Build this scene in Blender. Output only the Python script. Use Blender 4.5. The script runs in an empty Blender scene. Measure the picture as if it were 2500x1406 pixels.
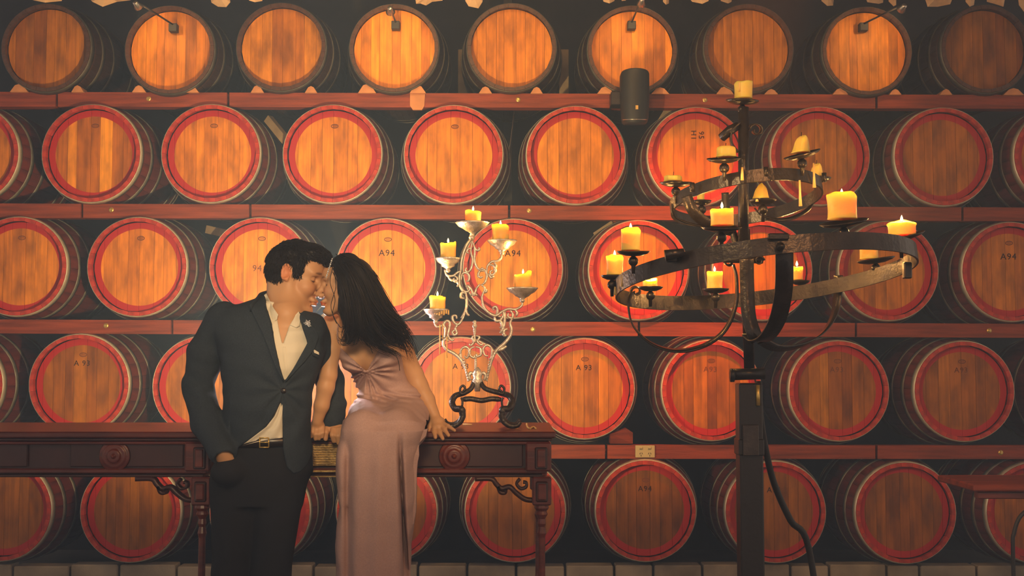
import bpy, bmesh, math, random
import numpy as np
from mathutils import Vector, Matrix

random.seed(7); np.random.seed(7)
SC = bpy.context.scene
COL = SC.collection
PI = math.pi

# ------------------------------------------------------------------ camera
FPX = 3000.0
HORIZON = 880.0
CAMZ = 1.27
PITCH = math.atan((HORIZON - 703.0) / FPX)
cam = bpy.data.cameras.new('camera')
cam.sensor_width = 36.0
cam.lens = FPX / 2500.0 * 36.0
cam.clip_end = 60
cam_o = bpy.data.objects.new('camera', cam)
COL.objects.link(cam_o)
cam_o.location = (0, 0, CAMZ)
cam_o.rotation_euler = (PI / 2 + PITCH, 0, 0)
SC.camera = cam_o

# ------------------------------------------------------------------ view, world
SC.view_settings.view_transform = 'Standard'
SC.view_settings.look = 'None'
SC.view_settings.gamma = 1.0
SC.view_settings.use_curve_mapping = False
SC.view_settings.exposure = 0.0
cy = SC.cycles
cy.max_bounces = 4; cy.diffuse_bounces = 2; cy.glossy_bounces = 2
cy.transmission_bounces = 3; cy.transparent_max_bounces = 6; cy.volume_bounces = 0
cy.sample_clamp_indirect = 3.0
cy.caustics_reflective = False; cy.caustics_refractive = False
cy.use_adaptive_sampling = True
cy.adaptive_threshold = 0.02

world = bpy.data.worlds.new('world'); SC.world = world
world.use_nodes = True
world.node_tree.nodes['Background'].inputs[0].default_value = (1.0, 0.80, 0.66, 1)
world.node_tree.nodes['Background'].inputs[1].default_value = 0.56


def P(px, py, Y):
    """point at depth Y seen at (px, py) of the 2500x1406 frame"""
    u = (px - 1250.0) / FPX; v = (703.0 - py) / FPX
    c, s = math.cos(PITCH), math.sin(PITCH)
    dy = c - s * v; dz = s + c * v
    t = Y / dy
    return Vector((u * t, Y, CAMZ + dz * t))


def pxm(Y):
    return FPX / Y


def light(kind, name, loc, energy, color, radius=0.05, aim=None, **kw):
    d = bpy.data.lights.new(name, kind)
    d.energy = energy; d.color = color
    if kind in ('POINT', 'SPOT'):
        d.shadow_soft_size = radius
    for k, v in kw.items():
        setattr(d, k, v)
    o = bpy.data.objects.new(name, d)
    o.location = loc
    if aim is not None:
        o.rotation_euler = (Vector(aim) - Vector(loc)).to_track_quat('-Z', 'Y').to_euler()
    COL.objects.link(o)
    return o


# key: a lamp on the left between the couple and the stack; second small lamp right behind them
WARM = (1.0, 0.70, 0.36)
light('SPOT', 'key_lamp', (P(700, 900, 4.5).x, 4.5, P(1000, 1054, 4.3).z + .105), 330, (1.0, 0.70, 0.32), 0.04,
      aim=P(800, 560, 7.0), spot_size=math.radians(140), spot_blend=1.0)
light('POINT', 'back_flash', P(818, 905, 4.78), 7, (1.0, 0.86, 0.86), 0.03)
light('POINT', 'rim_flash', P(770, 806, 4.56), 11, (1.0, 0.84, 0.86), 0.02)
light('SPOT', 'front_lamp', (-0.30, 0.7, 2.2), 390, (1.0, 0.72, 0.42), 0.22, aim=P(800, 730, 4.2), spot_size=math.radians(28), spot_blend=1.0)
light('AREA', 'room_fill', (1.2, 0.6, 3.2), 46, (1.0, 0.46, 0.17), aim=P(1700, 600, 7.0), size=0.9)  # added warm fill from above the camera, not a lamp of the cellar
light('AREA', 'wash_fill', (-0.3, 5.3, 3.55), 16, (1.0, 0.60, 0.25), aim=P(1050, 420, 7.0), size=0.8)  # unseen wash added for the upper barrels, not a known ceiling light
light('SPOT', 'amber_fill', (1.35, 5.2, 3.6), 520, (1.0, 0.19, 0.035), 0.06, aim=P(1690, 640, 7.0), spot_size=math.radians(34), spot_blend=1.0)  # added orange-red spot out of view, reddens the barrels behind the candle stand

light('SPOT', 'stand_fill', (-0.9, 1.2, 2.9), 200, (1.0, 0.66, 0.30), 0.08, aim=P(1800, 380, 3.66), spot_size=math.radians(24), spot_blend=1.0)  # added front spot that brightens the iron stand and its unlit candles

# ------------------------------------------------------------------ materials
def newmat(name):
    m = bpy.data.materials.new(name); m.use_nodes = True
    nt = m.node_tree; b = nt.nodes['Principled BSDF']
    return m, nt, b


def N(nt, t, **kw):
    n = nt.nodes.new(t)
    for k, v in kw.items():
        setattr(n, k, v)
    return n


def L(nt, a, b):
    nt.links.new(a, b)


def flat(name, col, rough=0.5, metal=0.0, spec=0.5, bump=0.0, bscale=60, var=0.0, vscale=8, stretch=(1, 1, 1)):
    m, nt, b = newmat(name)
    b.inputs['Base Color'].default_value = (*col, 1)
    b.inputs['Roughness'].default_value = rough
    b.inputs['Metallic'].default_value = metal
    b.inputs['Specular IOR Level'].default_value = spec
    if var or bump:
        tc = N(nt, 'ShaderNodeTexCoord'); mp = N(nt, 'ShaderNodeMapping')
        mp.inputs['Scale'].default_value = stretch
        L(nt, tc.outputs['Object'], mp.inputs[0])
    if var:
        nz = N(nt, 'ShaderNodeTexNoise'); nz.inputs['Scale'].default_value = vscale
        nz.inputs['Detail'].default_value = 5
        L(nt, mp.outputs[0], nz.inputs['Vector'])
        r = N(nt, 'ShaderNodeMapRange')
        r.inputs[1].default_value = 0.3; r.inputs[2].default_value = 0.7
        r.inputs[3].default_value = 1 - var; r.inputs[4].default_value = 1 + var
        L(nt, nz.outputs[0], r.inputs[0])
        mx = N(nt, 'ShaderNodeVectorMath', operation='SCALE')
        mx.inputs[0].default_value = col
        L(nt, r.outputs[0], mx.inputs['Scale'])
        L(nt, mx.outputs[0], b.inputs['Base Color'])
    if bump:
        nb = N(nt, 'ShaderNodeTexNoise'); nb.inputs['Scale'].default_value = bscale
        nb.inputs['Detail'].default_value = 4
        L(nt, mp.outputs[0], nb.inputs['Vector'])
        bp = N(nt, 'ShaderNodeBump'); bp.inputs['Strength'].default_value = bump
        bp.inputs['Distance'].default_value = 0.004
        L(nt, nb.outputs[0], bp.inputs['Height'])
        L(nt, bp.outputs[0], b.inputs['Normal'])
    return m


def head_mat(name, red_r):
    """sawn oak barrel-head boards; tone per board from the object's colour, painted ring by radius"""
    m, nt, b = newmat(name)
    tc = N(nt, 'ShaderNodeTexCoord'); oi = N(nt, 'ShaderNodeObjectInfo')
    mp = N(nt, 'ShaderNodeMapping'); mp.inputs['Scale'].default_value = (60, 8, 2.2)
    ad = N(nt, 'ShaderNodeVectorMath', operation='ADD')
    sc = N(nt, 'ShaderNodeMath', operation='MULTIPLY'); sc.inputs[1].default_value = 37
    L(nt, oi.outputs['Random'], sc.inputs[0])
    L(nt, tc.outputs['Object'], mp.inputs[0]); L(nt, mp.outputs[0], ad.inputs[0]); L(nt, sc.outputs[0], ad.inputs[1])
    grain = N(nt, 'ShaderNodeTexNoise'); grain.inputs['Scale'].default_value = 1.0
    grain.inputs['Detail'].default_value = 6; grain.inputs['Distortion'].default_value = 0.6
    L(nt, ad.outputs[0], grain.inputs['Vector'])
    mp2 = N(nt, 'ShaderNodeMapping'); mp2.inputs['Scale'].default_value = (9, 3, 3.5)
    ad2 = N(nt, 'ShaderNodeVectorMath', operation='ADD')
    L(nt, tc.outputs['Object'], mp2.inputs[0]); L(nt, mp2.outputs[0], ad2.inputs[0]); L(nt, sc.outputs[0], ad2.inputs[1])
    blot = N(nt, 'ShaderNodeTexNoise'); blot.inputs['Scale'].default_value = 1.6; blot.inputs['Detail'].default_value = 4
    L(nt, ad2.outputs[0], blot.inputs['Vector'])
    mr = N(nt, 'ShaderNodeMapRange'); mr.inputs[1].default_value = .3; mr.inputs[2].default_value = .7
    mr.inputs[3].default_value = .74; mr.inputs[4].default_value = 1.14
    L(nt, grain.outputs[0], mr.inputs[0])
    mr2 = N(nt, 'ShaderNodeMapRange'); mr2.inputs[1].default_value = .28; mr2.inputs[2].default_value = .6
    mr2.inputs[3].default_value = .50; mr2.inputs[4].default_value = 1.08
    L(nt, blot.outputs[0], mr2.inputs[0])
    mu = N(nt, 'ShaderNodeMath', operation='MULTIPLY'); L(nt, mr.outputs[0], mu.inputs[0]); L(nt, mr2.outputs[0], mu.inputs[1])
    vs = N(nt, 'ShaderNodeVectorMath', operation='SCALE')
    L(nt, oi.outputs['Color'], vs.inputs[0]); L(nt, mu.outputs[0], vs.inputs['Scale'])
    out = vs.outputs[0]
    if red_r:
        sp = N(nt, 'ShaderNodeSeparateXYZ'); L(nt, tc.outputs['Object'], sp.inputs[0])
        cb = N(nt, 'ShaderNodeCombineXYZ'); L(nt, sp.outputs['X'], cb.inputs[0]); L(nt, sp.outputs['Z'], cb.inputs[2])
        ln = N(nt, 'ShaderNodeVectorMath', operation='LENGTH'); L(nt, cb.outputs[0], ln.inputs[0])
        wn = N(nt, 'ShaderNodeTexNoise'); wn.inputs['Scale'].default_value = 9
        L(nt, tc.outputs['Object'], wn.inputs['Vector'])
        wm = N(nt, 'ShaderNodeMath', operation='MULTIPLY_ADD'); wm.inputs[1].default_value = .006; 
        L(nt, wn.outputs[0], wm.inputs[0]); L(nt, ln.outputs['Value'], wm.inputs[2])
        gt = N(nt, 'ShaderNodeMath', operation='GREATER_THAN'); gt.inputs[1].default_value = red_r + .003
        L(nt, wm.outputs[0], gt.inputs[0])
        mx = N(nt, 'ShaderNodeMix', data_type='RGBA')
        L(nt, gt.outputs[0], mx.inputs[0]); L(nt, out, mx.inputs[6]); mx.inputs[7].default_value = (0.46, 0.020, 0.018, 1)
        out = mx.outputs[2]
    L(nt, out, b.inputs['Base Color'])
    b.inputs['Roughness'].default_value = .5
    b.inputs['Specular IOR Level'].default_value = .3
    bp = N(nt, 'ShaderNodeBump'); bp.inputs['Strength'].default_value = .25; bp.inputs['Distance'].default_value = .002
    L(nt, grain.outputs[0], bp.inputs['Height']); L(nt, bp.outputs[0], b.inputs['Normal'])
    return m


def stave_mat(name, chime_col, body_col, paint_y=0.004):
    """weathered oak stave: the chime (end and its inner face) is painted"""
    m, nt, b = newmat(name)
    tc = N(nt, 'ShaderNodeTexCoord'); oi = N(nt, 'ShaderNodeObjectInfo')
    sp = N(nt, 'ShaderNodeSeparateXYZ'); L(nt, tc.outputs['Object'], sp.inputs[0])
    mp = N(nt, 'ShaderNodeMapping'); mp.inputs['Scale'].default_value = (14, 2, 14)
    L(nt, tc.outputs['Object'], mp.inputs[0])
    nz = N(nt, 'ShaderNodeTexNoise'); nz.inputs['Scale'].default_value = 2; nz.inputs['Detail'].default_value = 5
    L(nt, mp.outputs[0], nz.inputs['Vector'])
    mr = N(nt, 'ShaderNodeMapRange'); mr.inputs[1].default_value = .3; mr.inputs[2].default_value = .7
    mr.inputs[3].default_value = .6; mr.inputs[4].default_value = 1.25
    L(nt, nz.outputs[0], mr.inputs[0])
    lt = N(nt, 'ShaderNodeMath', operation='LESS_THAN'); lt.inputs[1].default_value = paint_y
    L(nt, sp.outputs['Y'], lt.inputs[0])
    # inner face of the chime: radius below the outer skin, in front of the head
    cb = N(nt, 'ShaderNodeCombineXYZ'); L(nt, sp.outputs['X'], cb.inputs[0]); L(nt, sp.outputs['Z'], cb.inputs[2])
    ln = N(nt, 'ShaderNodeVectorMath', operation='LENGTH'); L(nt, cb.outputs[0], ln.inputs[0])
    rr = N(nt, 'ShaderNodeMath', operation='LESS_THAN'); rr.inputs[1].default_value = .268
    L(nt, ln.outputs['Value'], rr.inputs[0])
    ly = N(nt, 'ShaderNodeMath', operation='LESS_THAN'); ly.inputs[1].default_value = .06
    L(nt, sp.outputs['Y'], ly.inputs[0])
    an = N(nt, 'ShaderNodeMath', operation='MULTIPLY'); L(nt, rr.outputs[0], an.inputs[0]); L(nt, ly.outputs[0], an.inputs[1])
    mxm = N(nt, 'ShaderNodeMath', operation='MAXIMUM'); L(nt, lt.outputs[0], mxm.inputs[0]); L(nt, an.outputs[0], mxm.inputs[1])
    mx = N(nt, 'ShaderNodeMix', data_type='RGBA'); L(nt, mxm.outputs[0], mx.inputs[0])
    mx.inputs[6].default_value = (*body_col, 1); mx.inputs[7].default_value = (*chime_col, 1)
    vs = N(nt, 'ShaderNodeVectorMath', operation='SCALE'); L(nt, mx.outputs[2], vs.inputs[0]); L(nt, mr.outputs[0], vs.inputs['Scale'])
    L(nt, vs.outputs[0], b.inputs['Base Color'])
    b.inputs['Roughness'].default_value = .42
    b.inputs['Specular IOR Level'].default_value = .35
    return m


M = {}
M['head_plain'] = head_mat('oak_head_plain', 0)
M['head_red'] = head_mat('oak_head_red_rim', 0.222)
M['stave_red'] = stave_mat('stave_red_chime', (0.50, 0.045, 0.022), (0.17, 0.032, 0.020))
M['stave_dark'] = stave_mat('stave_dark_chime', (0.10, 0.045, 0.026), (0.045, 0.022, 0.013))
M['hoop'] = flat('galvanised_hoop', (0.30, 0.30, 0.27), .42, .55, var=.35, vscale=14)
M['hoop_dark'] = flat('tarnished_hoop', (0.12, 0.11, 0.09), .45, .5, var=.4, vscale=14)
M['hoop_pale'] = flat('bright_chime_hoop', (0.60, 0.55, 0.44), .38, .35, var=.3, vscale=10)
M['rail'] = flat('red_gum_rail', (0.24, 0.046, 0.018), .55, spec=.25, bump=.5, bscale=30, var=.4, vscale=5, stretch=(.6, 6, 9))
M['post'] = flat('pale_timber', (0.35, 0.26, 0.15), .7, bump=.4, var=.3)
M['chock'] = flat('pine_chock', (0.52, 0.22, 0.085), .7, bump=.3, var=.25)
M['brass'] = flat('brass', (0.62, 0.45, 0.14), .35, .7, var=.2)
M['mahogany'] = flat('mahogany', (0.125, 0.024, 0.014), .3, spec=.5, bump=.2, bscale=20, var=.4, vscale=6, stretch=(1, 5, 6))
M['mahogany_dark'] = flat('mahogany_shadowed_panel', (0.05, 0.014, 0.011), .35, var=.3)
M['gilt'] = flat('aged_gilt', (0.42, 0.28, 0.10), .4, .3, bump=.8, bscale=120, var=.4, vscale=40)
M['iron'] = flat('wrought_iron', (0.045, 0.036, 0.032), .30, .5, spec=.6, bump=.35, bscale=90, var=.4, vscale=20)
M['iron_black'] = flat('black_iron', (0.02, 0.018, 0.018), .35, .3, bump=.2)
M['silver'] = flat('worn_silver_casting', (0.72, 0.66, 0.56), .33, .55, spec=.6, bump=.5, bscale=160, var=.25, vscale=60)
M['silver_shaded'] = flat('shaded_silver_casting', (0.05, 0.04, 0.035), .3, .5, spec=.6, bump=.5, bscale=160, var=.25, vscale=60)  # same silver casting, the woman's shadow on the base put into the colour
M['black_plastic'] = flat('black_plastic', (0.016, 0.017, 0.016), .55)
M['rubber'] = flat('black_rubber', (0.012, 0.012, 0.012), .5)
M['outlet'] = flat('yellowed_plastic', (0.46, 0.40, 0.20), .45)
M['outlet_dark'] = flat('outlet_slots', (0.05, 0.04, 0.03), .6)
M['stamp'] = flat('stencil_ink', (0.025, 0.008, 0.005), .9)
M['stamp_faint'] = flat('faint_stencil_ink', (0.16, 0.045, 0.010), .8)
M['dark_wall'] = flat('dark_cellar_wall', (0.02, 0.017, 0.016), .9, var=.3)
M['floor'] = flat('stone_floor', (0.09, 0.08, 0.07), .7, var=.3, vscale=3, bump=.3)
M['kerb'] = flat('pale_kerb_block', (0.30, 0.25, 0.18), .85, var=.4, vscale=5, bump=.5)
M['leaf'] = flat('dry_leaf', (0.60, 0.40, 0.22), .7, var=.25, vscale=12)
M['suit'] = flat('navy_wool', (0.029, 0.042, 0.058), .85, spec=.2, bump=.35, bscale=900, var=.22, vscale=260)
M['trouser'] = flat('black_wool', (0.018, 0.020, 0.024), .9, spec=.15)
M['shirt'] = flat('ivory_cotton', (0.72, 0.68, 0.56), .75, spec=.2, bump=.25, bscale=35, var=.06)
M['leather'] = flat('black_leather', (0.015, 0.011, 0.010), .3, spec=.6)
M['hair'] = flat('black_hair', (0.008, 0.006, 0.006), .58, spec=.35, bump=.7, bscale=60, stretch=(1, 1, .3))
M['dress'] = flat('dusty_rose_crepe', (0.43, 0.285, 0.265), .72, spec=.25, bump=.25, bscale=500, var=.10, vscale=300)
M['metal'] = flat('bright_metal', (0.7, 0.66, 0.58), .25, .9)
M['crystal'] = flat('crystal_beads', (0.8, 0.84, 0.88), .12, .5)


def skin_mat():
    m, nt, b = newmat('skin')
    at = N(nt, 'ShaderNodeAttribute'); at.attribute_name = 'tint'
    vm = N(nt, 'ShaderNodeVectorMath', operation='MULTIPLY')
    vm.inputs[1].default_value = (0.56, 0.315, 0.165)
    L(nt, at.outputs['Color'], vm.inputs[0]); L(nt, vm.outputs[0], b.inputs['Base Color'])
    b.inputs['Roughness'].default_value = .48
    b.inputs['Specular IOR Level'].default_value = .35
    b.inputs['Subsurface Weight'].default_value = .12
    b.inputs['Subsurface Radius'].default_value = (1, .35, .2)
    b.inputs['Subsurface Scale'].default_value = .008
    return m


M['skin'] = skin_mat()


def wax_mat(name, col, weight):
    m, nt, b = newmat(name)
    b.inputs['Base Color'].default_value = (*col, 1)
    b.inputs['Roughness'].default_value = .45
    b.inputs['Subsurface Weight'].default_value = weight
    b.inputs['Subsurface Radius'].default_value = (1.0, .52, .10)
    b.inputs['Subsurface Scale'].default_value = .035
    return m


M['wax'] = wax_mat('candle_wax', (1.0, 0.62, 0.13), .85)
M['wax_plain'] = wax_mat('drip_wax', (0.92, 0.60, 0.20), .0)


def emit(name, col, s):
    m, nt, b = newmat(name)
    b.inputs['Base Color'].default_value = (0, 0, 0, 1)
    b.inputs['Emission Color'].default_value = (*col, 1)
    b.inputs['Emission Strength'].default_value = s
    return m


M['flame'] = emit('candle_flame', (1.0, 0.72, 0.30), 9)
M['bulb'] = emit('halogen_bulb', (1.0, 0.75, 0.42), 14)

# ------------------------------------------------------------------ object helpers
ORG = {}


def tagobj(o, label=None, cat=None, group=None, kind=None):
    if label: o['label'] = label
    if cat: o['category'] = cat
    if group: o['group'] = group
    if kind: o['kind'] = kind
    return o


def thing(name, loc, label, cat, group=None):
    o = bpy.data.objects.new(name, None)
    o.empty_display_size = .05
    COL.objects.link(o); o.location = loc
    ORG[o] = Vector(loc)
    return tagobj(o, label, cat, group)


def mk(name, V, F, mat, parent=None, origin=None, smooth=True, label=None, cat=None, group=None, kind=None, tint=None):
    V = np.asarray([tuple(v) for v in V] if not isinstance(V, np.ndarray) else V, dtype=np.float64)
    if parent is not None:
        o3 = ORG[parent]
    elif origin is not None:
        o3 = Vector(origin)
    else:
        o3 = Vector((float(V[:, 0].mean()), float(V[:, 1].mean()), float(V[:, 2].min())))
    V = V - np.array(o3)
    me = bpy.data.meshes.new(name)
    if isinstance(F, np.ndarray):
        n = F.shape[1]
        me.vertices.add(len(V)); me.vertices.foreach_set('co', V.astype(np.float32).ravel())
        me.loops.add(F.size); me.loops.foreach_set('vertex_index', F.astype(np.int32).ravel())
        me.polygons.add(len(F))
        me.polygons.foreach_set('loop_start', np.arange(0, F.size, n, dtype=np.int32))
        me.update(calc_edges=True); me.validate()
    else:
        me.from_pydata([tuple(v) for v in V], [], F); me.update()
    if mat is not None:
        me.materials.append(M[mat] if isinstance(mat, str) else mat)
    if smooth:
        me.polygons.foreach_set('use_smooth', [True] * len(me.polygons))
    if tint is not None:
        a = me.color_attributes.new('tint', 'FLOAT_COLOR', 'POINT')
        a.data.foreach_set('color', tint.astype(np.float32).ravel())
    o = bpy.data.objects.new(name, me); COL.objects.link(o)
    ORG[o] = o3
    if parent is not None:
        o.parent = parent
    else:
        o.location = o3
    return tagobj(o, label, cat, group, kind)


class MB:
    """collects shapes for one mesh"""
    def __init__(s): s.V = []; s.F = []

    def add(s, V, F):
        n = len(s.V); s.V += [Vector(v) for v in V]; s.F += [[i + n for i in f] for f in F]; return s

    def box(s, lo, hi, bev=0.0, rot=None, piv=None):
        bm = bmesh.new(); bmesh.ops.create_cube(bm, size=1)
        lo = Vector(lo); hi = Vector(hi); c = (lo + hi) / 2; d = hi - lo
        for v in bm.verts: v.co = Vector((v.co.x * d.x, v.co.y * d.y, v.co.z * d.z))
        if bev:
            bmesh.ops.bevel(bm, geom=bm.edges[:], offset=bev, segments=1, affect='EDGES', profile=.5)
        for v in bm.verts:
            v.co = v.co + c
            if rot is not None:
                p = Vector(piv) if piv is not None else c
                v.co = rot @ (v.co - p) + p
        bm.verts.index_update()
        s.add([v.co.copy() for v in bm.verts], [[v.index for v in f.verts] for f in bm.faces]); bm.free(); return s

    def lathe(s, prof, c, axis=(0, 0, 1), n=20, up=None):
        """prof: list of (r, h) along the axis from c"""
        ax = Vector(axis).normalized()
        a = Vector((1, 0, 0)) if abs(ax.x) < .9 else Vector((0, 1, 0))
        u = ax.cross(a).normalized(); w = ax.cross(u)
        V = []; F = []; c = Vector(c)
        for r, h in prof:
            for i in range(n):
                t = 2 * PI * i / n
                V.append(c + ax * h + (u * math.cos(t) + w * math.sin(t)) * max(r, 1e-5))
        for k in range(len(prof) - 1):
            for i in range(n):
                j = (i + 1) % n
                F.append([k * n + i, k * n + j, (k + 1) * n + j, (k + 1) * n + i])
        F.append(list(range(n - 1, -1, -1))); F.append([(len(prof) - 1) * n + i for i in range(n)])
        return s.add(V, F)

    def tube(s, path, rad, n=8):
        path = [Vector(p) for p in path]; m = len(path)
        if not hasattr(rad, '__len__'): rad = [rad] * m
        V = []; F = []; prev = None
        for i, p in enumerate(path):
            t = (path[min(i + 1, m - 1)] - path[max(i - 1, 0)])
            t = t.normalized() if t.length > 1e-9 else Vector((0, 0, 1))
            if prev is None:
                a = Vector((0, 1, 0)) if abs(t.y) < .9 else Vector((1, 0, 0))
                u = (a - t * a.dot(t)).normalized()
            else:
                u = (prev - t * prev.dot(t)).normalized()
            prev = u; w = t.cross(u)
            for k in range(n):
                q = 2 * PI * k / n
                V.append(p + (u * math.cos(q) + w * math.sin(q)) * rad[i])
        for i in range(m - 1):
            for k in range(n):
                j = (k + 1) % n
                F.append([i * n + k, i * n + j, (i + 1) * n + j, (i + 1) * n + k])
        F.append(list(range(n - 1, -1, -1))); F.append([(m - 1) * n + k for k in range(n)])
        return s.add(V, F)

    def ribbon(s, path, wdir, w, t):
        """flat bar swept along path; wdir = direction(s) of its width"""
        path = [Vector(p) for p in path]; m = len(path); V = []; F = []
        for i, p in enumerate(path):
            tg = (path[min(i + 1, m - 1)] - path[max(i - 1, 0)]).normalized()
            wd = Vector(wdir[i]) if hasattr(wdir[0], '__len__') else Vector(wdir)
            wd = (wd - tg * wd.dot(tg)).normalized(); nd = tg.cross(wd)
            ww = w[i] if hasattr(w, '__len__') else w
            for a, b in ((-1, -1), (1, -1), (1, 1), (-1, 1)):
                V.append(p + wd * (a * ww / 2) + nd * (b * t / 2))
        for i in range(m - 1):
            for k in range(4):
                j = (k + 1) % 4
                F.append([i * 4 + k, i * 4 + j, (i + 1) * 4 + j, (i + 1) * 4 + k])
        F.append([3, 2, 1, 0]); F.append([(m - 1) * 4 + k for k in range(4)])
        return s.add(V, F)

    def prism(s, pts, d):
        """closed polygon pts (3D, planar) pushed along vector d"""
        n = len(pts); pts = [Vector(p) for p in pts]; d = Vector(d)
        V = pts + [p + d for p in pts]
        F = [list(range(n))[::-1], [n + i for i in range(n)]]
        for i in range(n):
            j = (i + 1) % n
            F.append([i, j, n + j, n + i])
        return s.add(V, F)

    def sphere(s, c, r, sc=(1, 1, 1), n=12):
        prof = []
        for i in range(n // 2 + 1):
            a = PI * i / (n // 2) - PI / 2
            prof.append((r * math.cos(a), r * math.sin(a)))
        k = len(s.V); s.lathe(prof, (0, 0, 0), n=n)
        for i in range(k, len(s.V)):
            v = s.V[i]; s.V[i] = Vector((v.x * sc[0], v.y * sc[1], v.z * sc[2])) + Vector(c)
        return s

    def build(s, name, mat, parent=None, **kw):
        return mk(name, s.V, s.F, mat, parent, **kw)


def smoothpath(pts, n=6):
    """Catmull-Rom through pts"""
    pts = [Vector(p) for p in pts]; out = []
    for i in range(len(pts) - 1):
        p0 = pts[max(i - 1, 0)]; p1 = pts[i]; p2 = pts[i + 1]; p3 = pts[min(i + 2, len(pts) - 1)]
        for k in range(n):
            t = k / n
            out.append(0.5 * ((2 * p1) + (p2 - p0) * t + (2 * p0 - 5 * p1 + 4 * p2 - p3) * t * t + (3 * p1 - p0 - 3 * p2 + p3) * t ** 3))
    out.append(pts[-1]); return out


def PX(pts, Y, n=5):
    """smooth path through pixel points at depth Y (or per-point depth)"""
    return smoothpath([P(p[0], p[1], p[2] if len(p) > 2 else Y) for p in pts], n)


ORDN = ['first', 'second', 'third', 'fourth', 'fifth', 'sixth', 'seventh', 'eighth', 'ninth', 'tenth']
#@@SETTING
#@@PEOPLE
#@@SMALL
# ------------------------------------------------------------------ setting
mb = MB().box((-5, -1.5, -.1), (5.5, 9, 0)); mb.build('floor', 'floor', kind='structure', smooth=False)
mb = MB().box((-5, 8.35, 0), (5.5, 8.5, 4.4)); mb.build('wall_back', 'dark_wall', kind='structure', smooth=False)
mb = MB().box((-5, -1.5, 4.3), (5.5, 9, 4.4)); mb.build('ceiling', 'dark_wall', kind='structure', smooth=False)

YB = 7.0
R0 = 0.2805


def barrel_profile(y, r0):
    L_ = .92; t = (y - L_ / 2) / (L_ / 2)
    return r0 + .052 * (1 - t * t)


def stave_mesh(r0, nst, name):
    """one stave, straddling the top of the barrel; copied round the axis"""
    ys = [0, .012, .045, .12, .25, .46, .67, .80, .875, .92]
    half = PI / nst - .0022
    V = []; F = []
    for y in ys:
        ro = barrel_profile(y, r0); th = .024 if .03 < y < .89 else .02
        for (a, rr) in ((-half, ro), (0, ro), (half, ro), (half, ro - th), (-half, ro - th)):
            V.append((math.sin(a) * rr, y, math.cos(a) * rr))
    for i in range(len(ys) - 1):
        for k in range(5):
            j = (k + 1) % 5
            F.append([i * 5 + k, i * 5 + j, (i + 1) * 5 + j, (i + 1) * 5 + k])
    F.append([4, 3, 2, 1, 0]); n = (len(ys) - 1) * 5; F.append([n, n + 1, n + 2, n + 3, n + 4])
    me = bpy.data.meshes.new(name); me.from_pydata(V, [], F); me.update(); return me


def hoop_mesh(r0, y0, y1, name):
    V = []; F = []; n = 48
    for (y, d) in ((y0, .0005), (y0, .0035), (y1, .0035), (y1, .0005)):
        r = barrel_profile(y, r0) + d
        for i in range(n):
            a = 2 * PI * i / n; V.append((r * math.sin(a), y, r * math.cos(a)))
    for k in range(4):
        kk = (k + 1) % 4
        for i in range(n):
            j = (i + 1) % n
            F.append([k * n + i, k * n + j, kk * n + j, kk * n + i])
    me = bpy.data.meshes.new(name); me.from_pydata(V, [], F); me.update()
    me.polygons.foreach_set('use_smooth', [True] * len(me.polygons)); return me


def head_boards(rin, widths, ydep, name):
    tot = sum(widths); x = -rin; out = []
    for k, w in enumerate(widths):
        x1 = x + 2 * rin * w / tot
        a, b = x + .0007, x1 - .0007
        a = max(a, -rin + 1e-4); b = min(b, rin - 1e-4)
        top = []; bot = []
        for i in range(5):
            xx = a + (b - a) * i / 4; z = math.sqrt(max(rin * rin - xx * xx, 1e-8))
            top.append((xx, z)); bot.append((xx, -z))
        ring = top + bot[::-1]; n = len(ring)
        dy = random.uniform(-.0008, .0008)
        V = [(p, ydep + dy, q) for p, q in ring] + [(p, ydep + .018, q) for p, q in ring]
        F = [list(range(n)), [2 * n - 1 - i for i in range(n)]]
        for i in range(n):
            j = (i + 1) % n; F.append([j, i, n + i, n + j])
        me = bpy.data.meshes.new(name); me.from_pydata(V, [], F); me.update(); out.append(me)
        x = x1
    return out


NST = 26
KINDS = {}
for kind, r0, rin, hm, sm, hoop in (('red', R0, R0 - .0235, 'head_red', 'stave_red', 'hoop'),
                                    ('plain', .2555, .2555 - .021, 'head_plain', 'stave_dark', 'hoop_dark')):
    st = stave_mesh(r0, NST, 'stave_' + kind); st.materials.append(M[sm])
    hoops = []
    for (a, b) in ((.004, .044), (.13, .165), (.275, .31), (.61, .645), (.755, .79), (.878, .914)):
        me = hoop_mesh(r0, a, b, 'hoop'); me.materials.append(M['hoop_pale' if (a == .004 and kind == 'red') else hoop]); hoops.append(me)
    lay = []
    for wl in ((5, 7, 6, 9, 6, 8, 7, 6, 4), (6, 8, 7, 7, 9, 6, 8, 5), (4, 6, 7, 5, 8, 6, 7, 6, 5)):
        bs = head_boards(rin + .002, wl, .050, 'head_board')
        for me in bs: me.materials.append(M[hm])
        lay.append(bs)
    KINDS[kind] = (st, hoops, lay, r0)


def stamp_mesh(txt, size, align='CENTER'):
    cu = bpy.data.curves.new('stamp', 'FONT'); cu.body = txt; cu.size = size
    cu.align_x = align; cu.extrude = .0006; cu.resolution_u = 2; cu.space_character = 1.12
    o = bpy.data.objects.new('stamp_tmp', cu); COL.objects.link(o)
    dg = bpy.context.evaluated_depsgraph_get(); dg.update()
    me = bpy.data.meshes.new_from_object(o.evaluated_get(dg), depsgraph=dg)
    bpy.data.objects.remove(o); me.name = 'stamp'
    me.transform(Matrix.Rotation(PI / 2, 4, 'X')); return me


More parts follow.
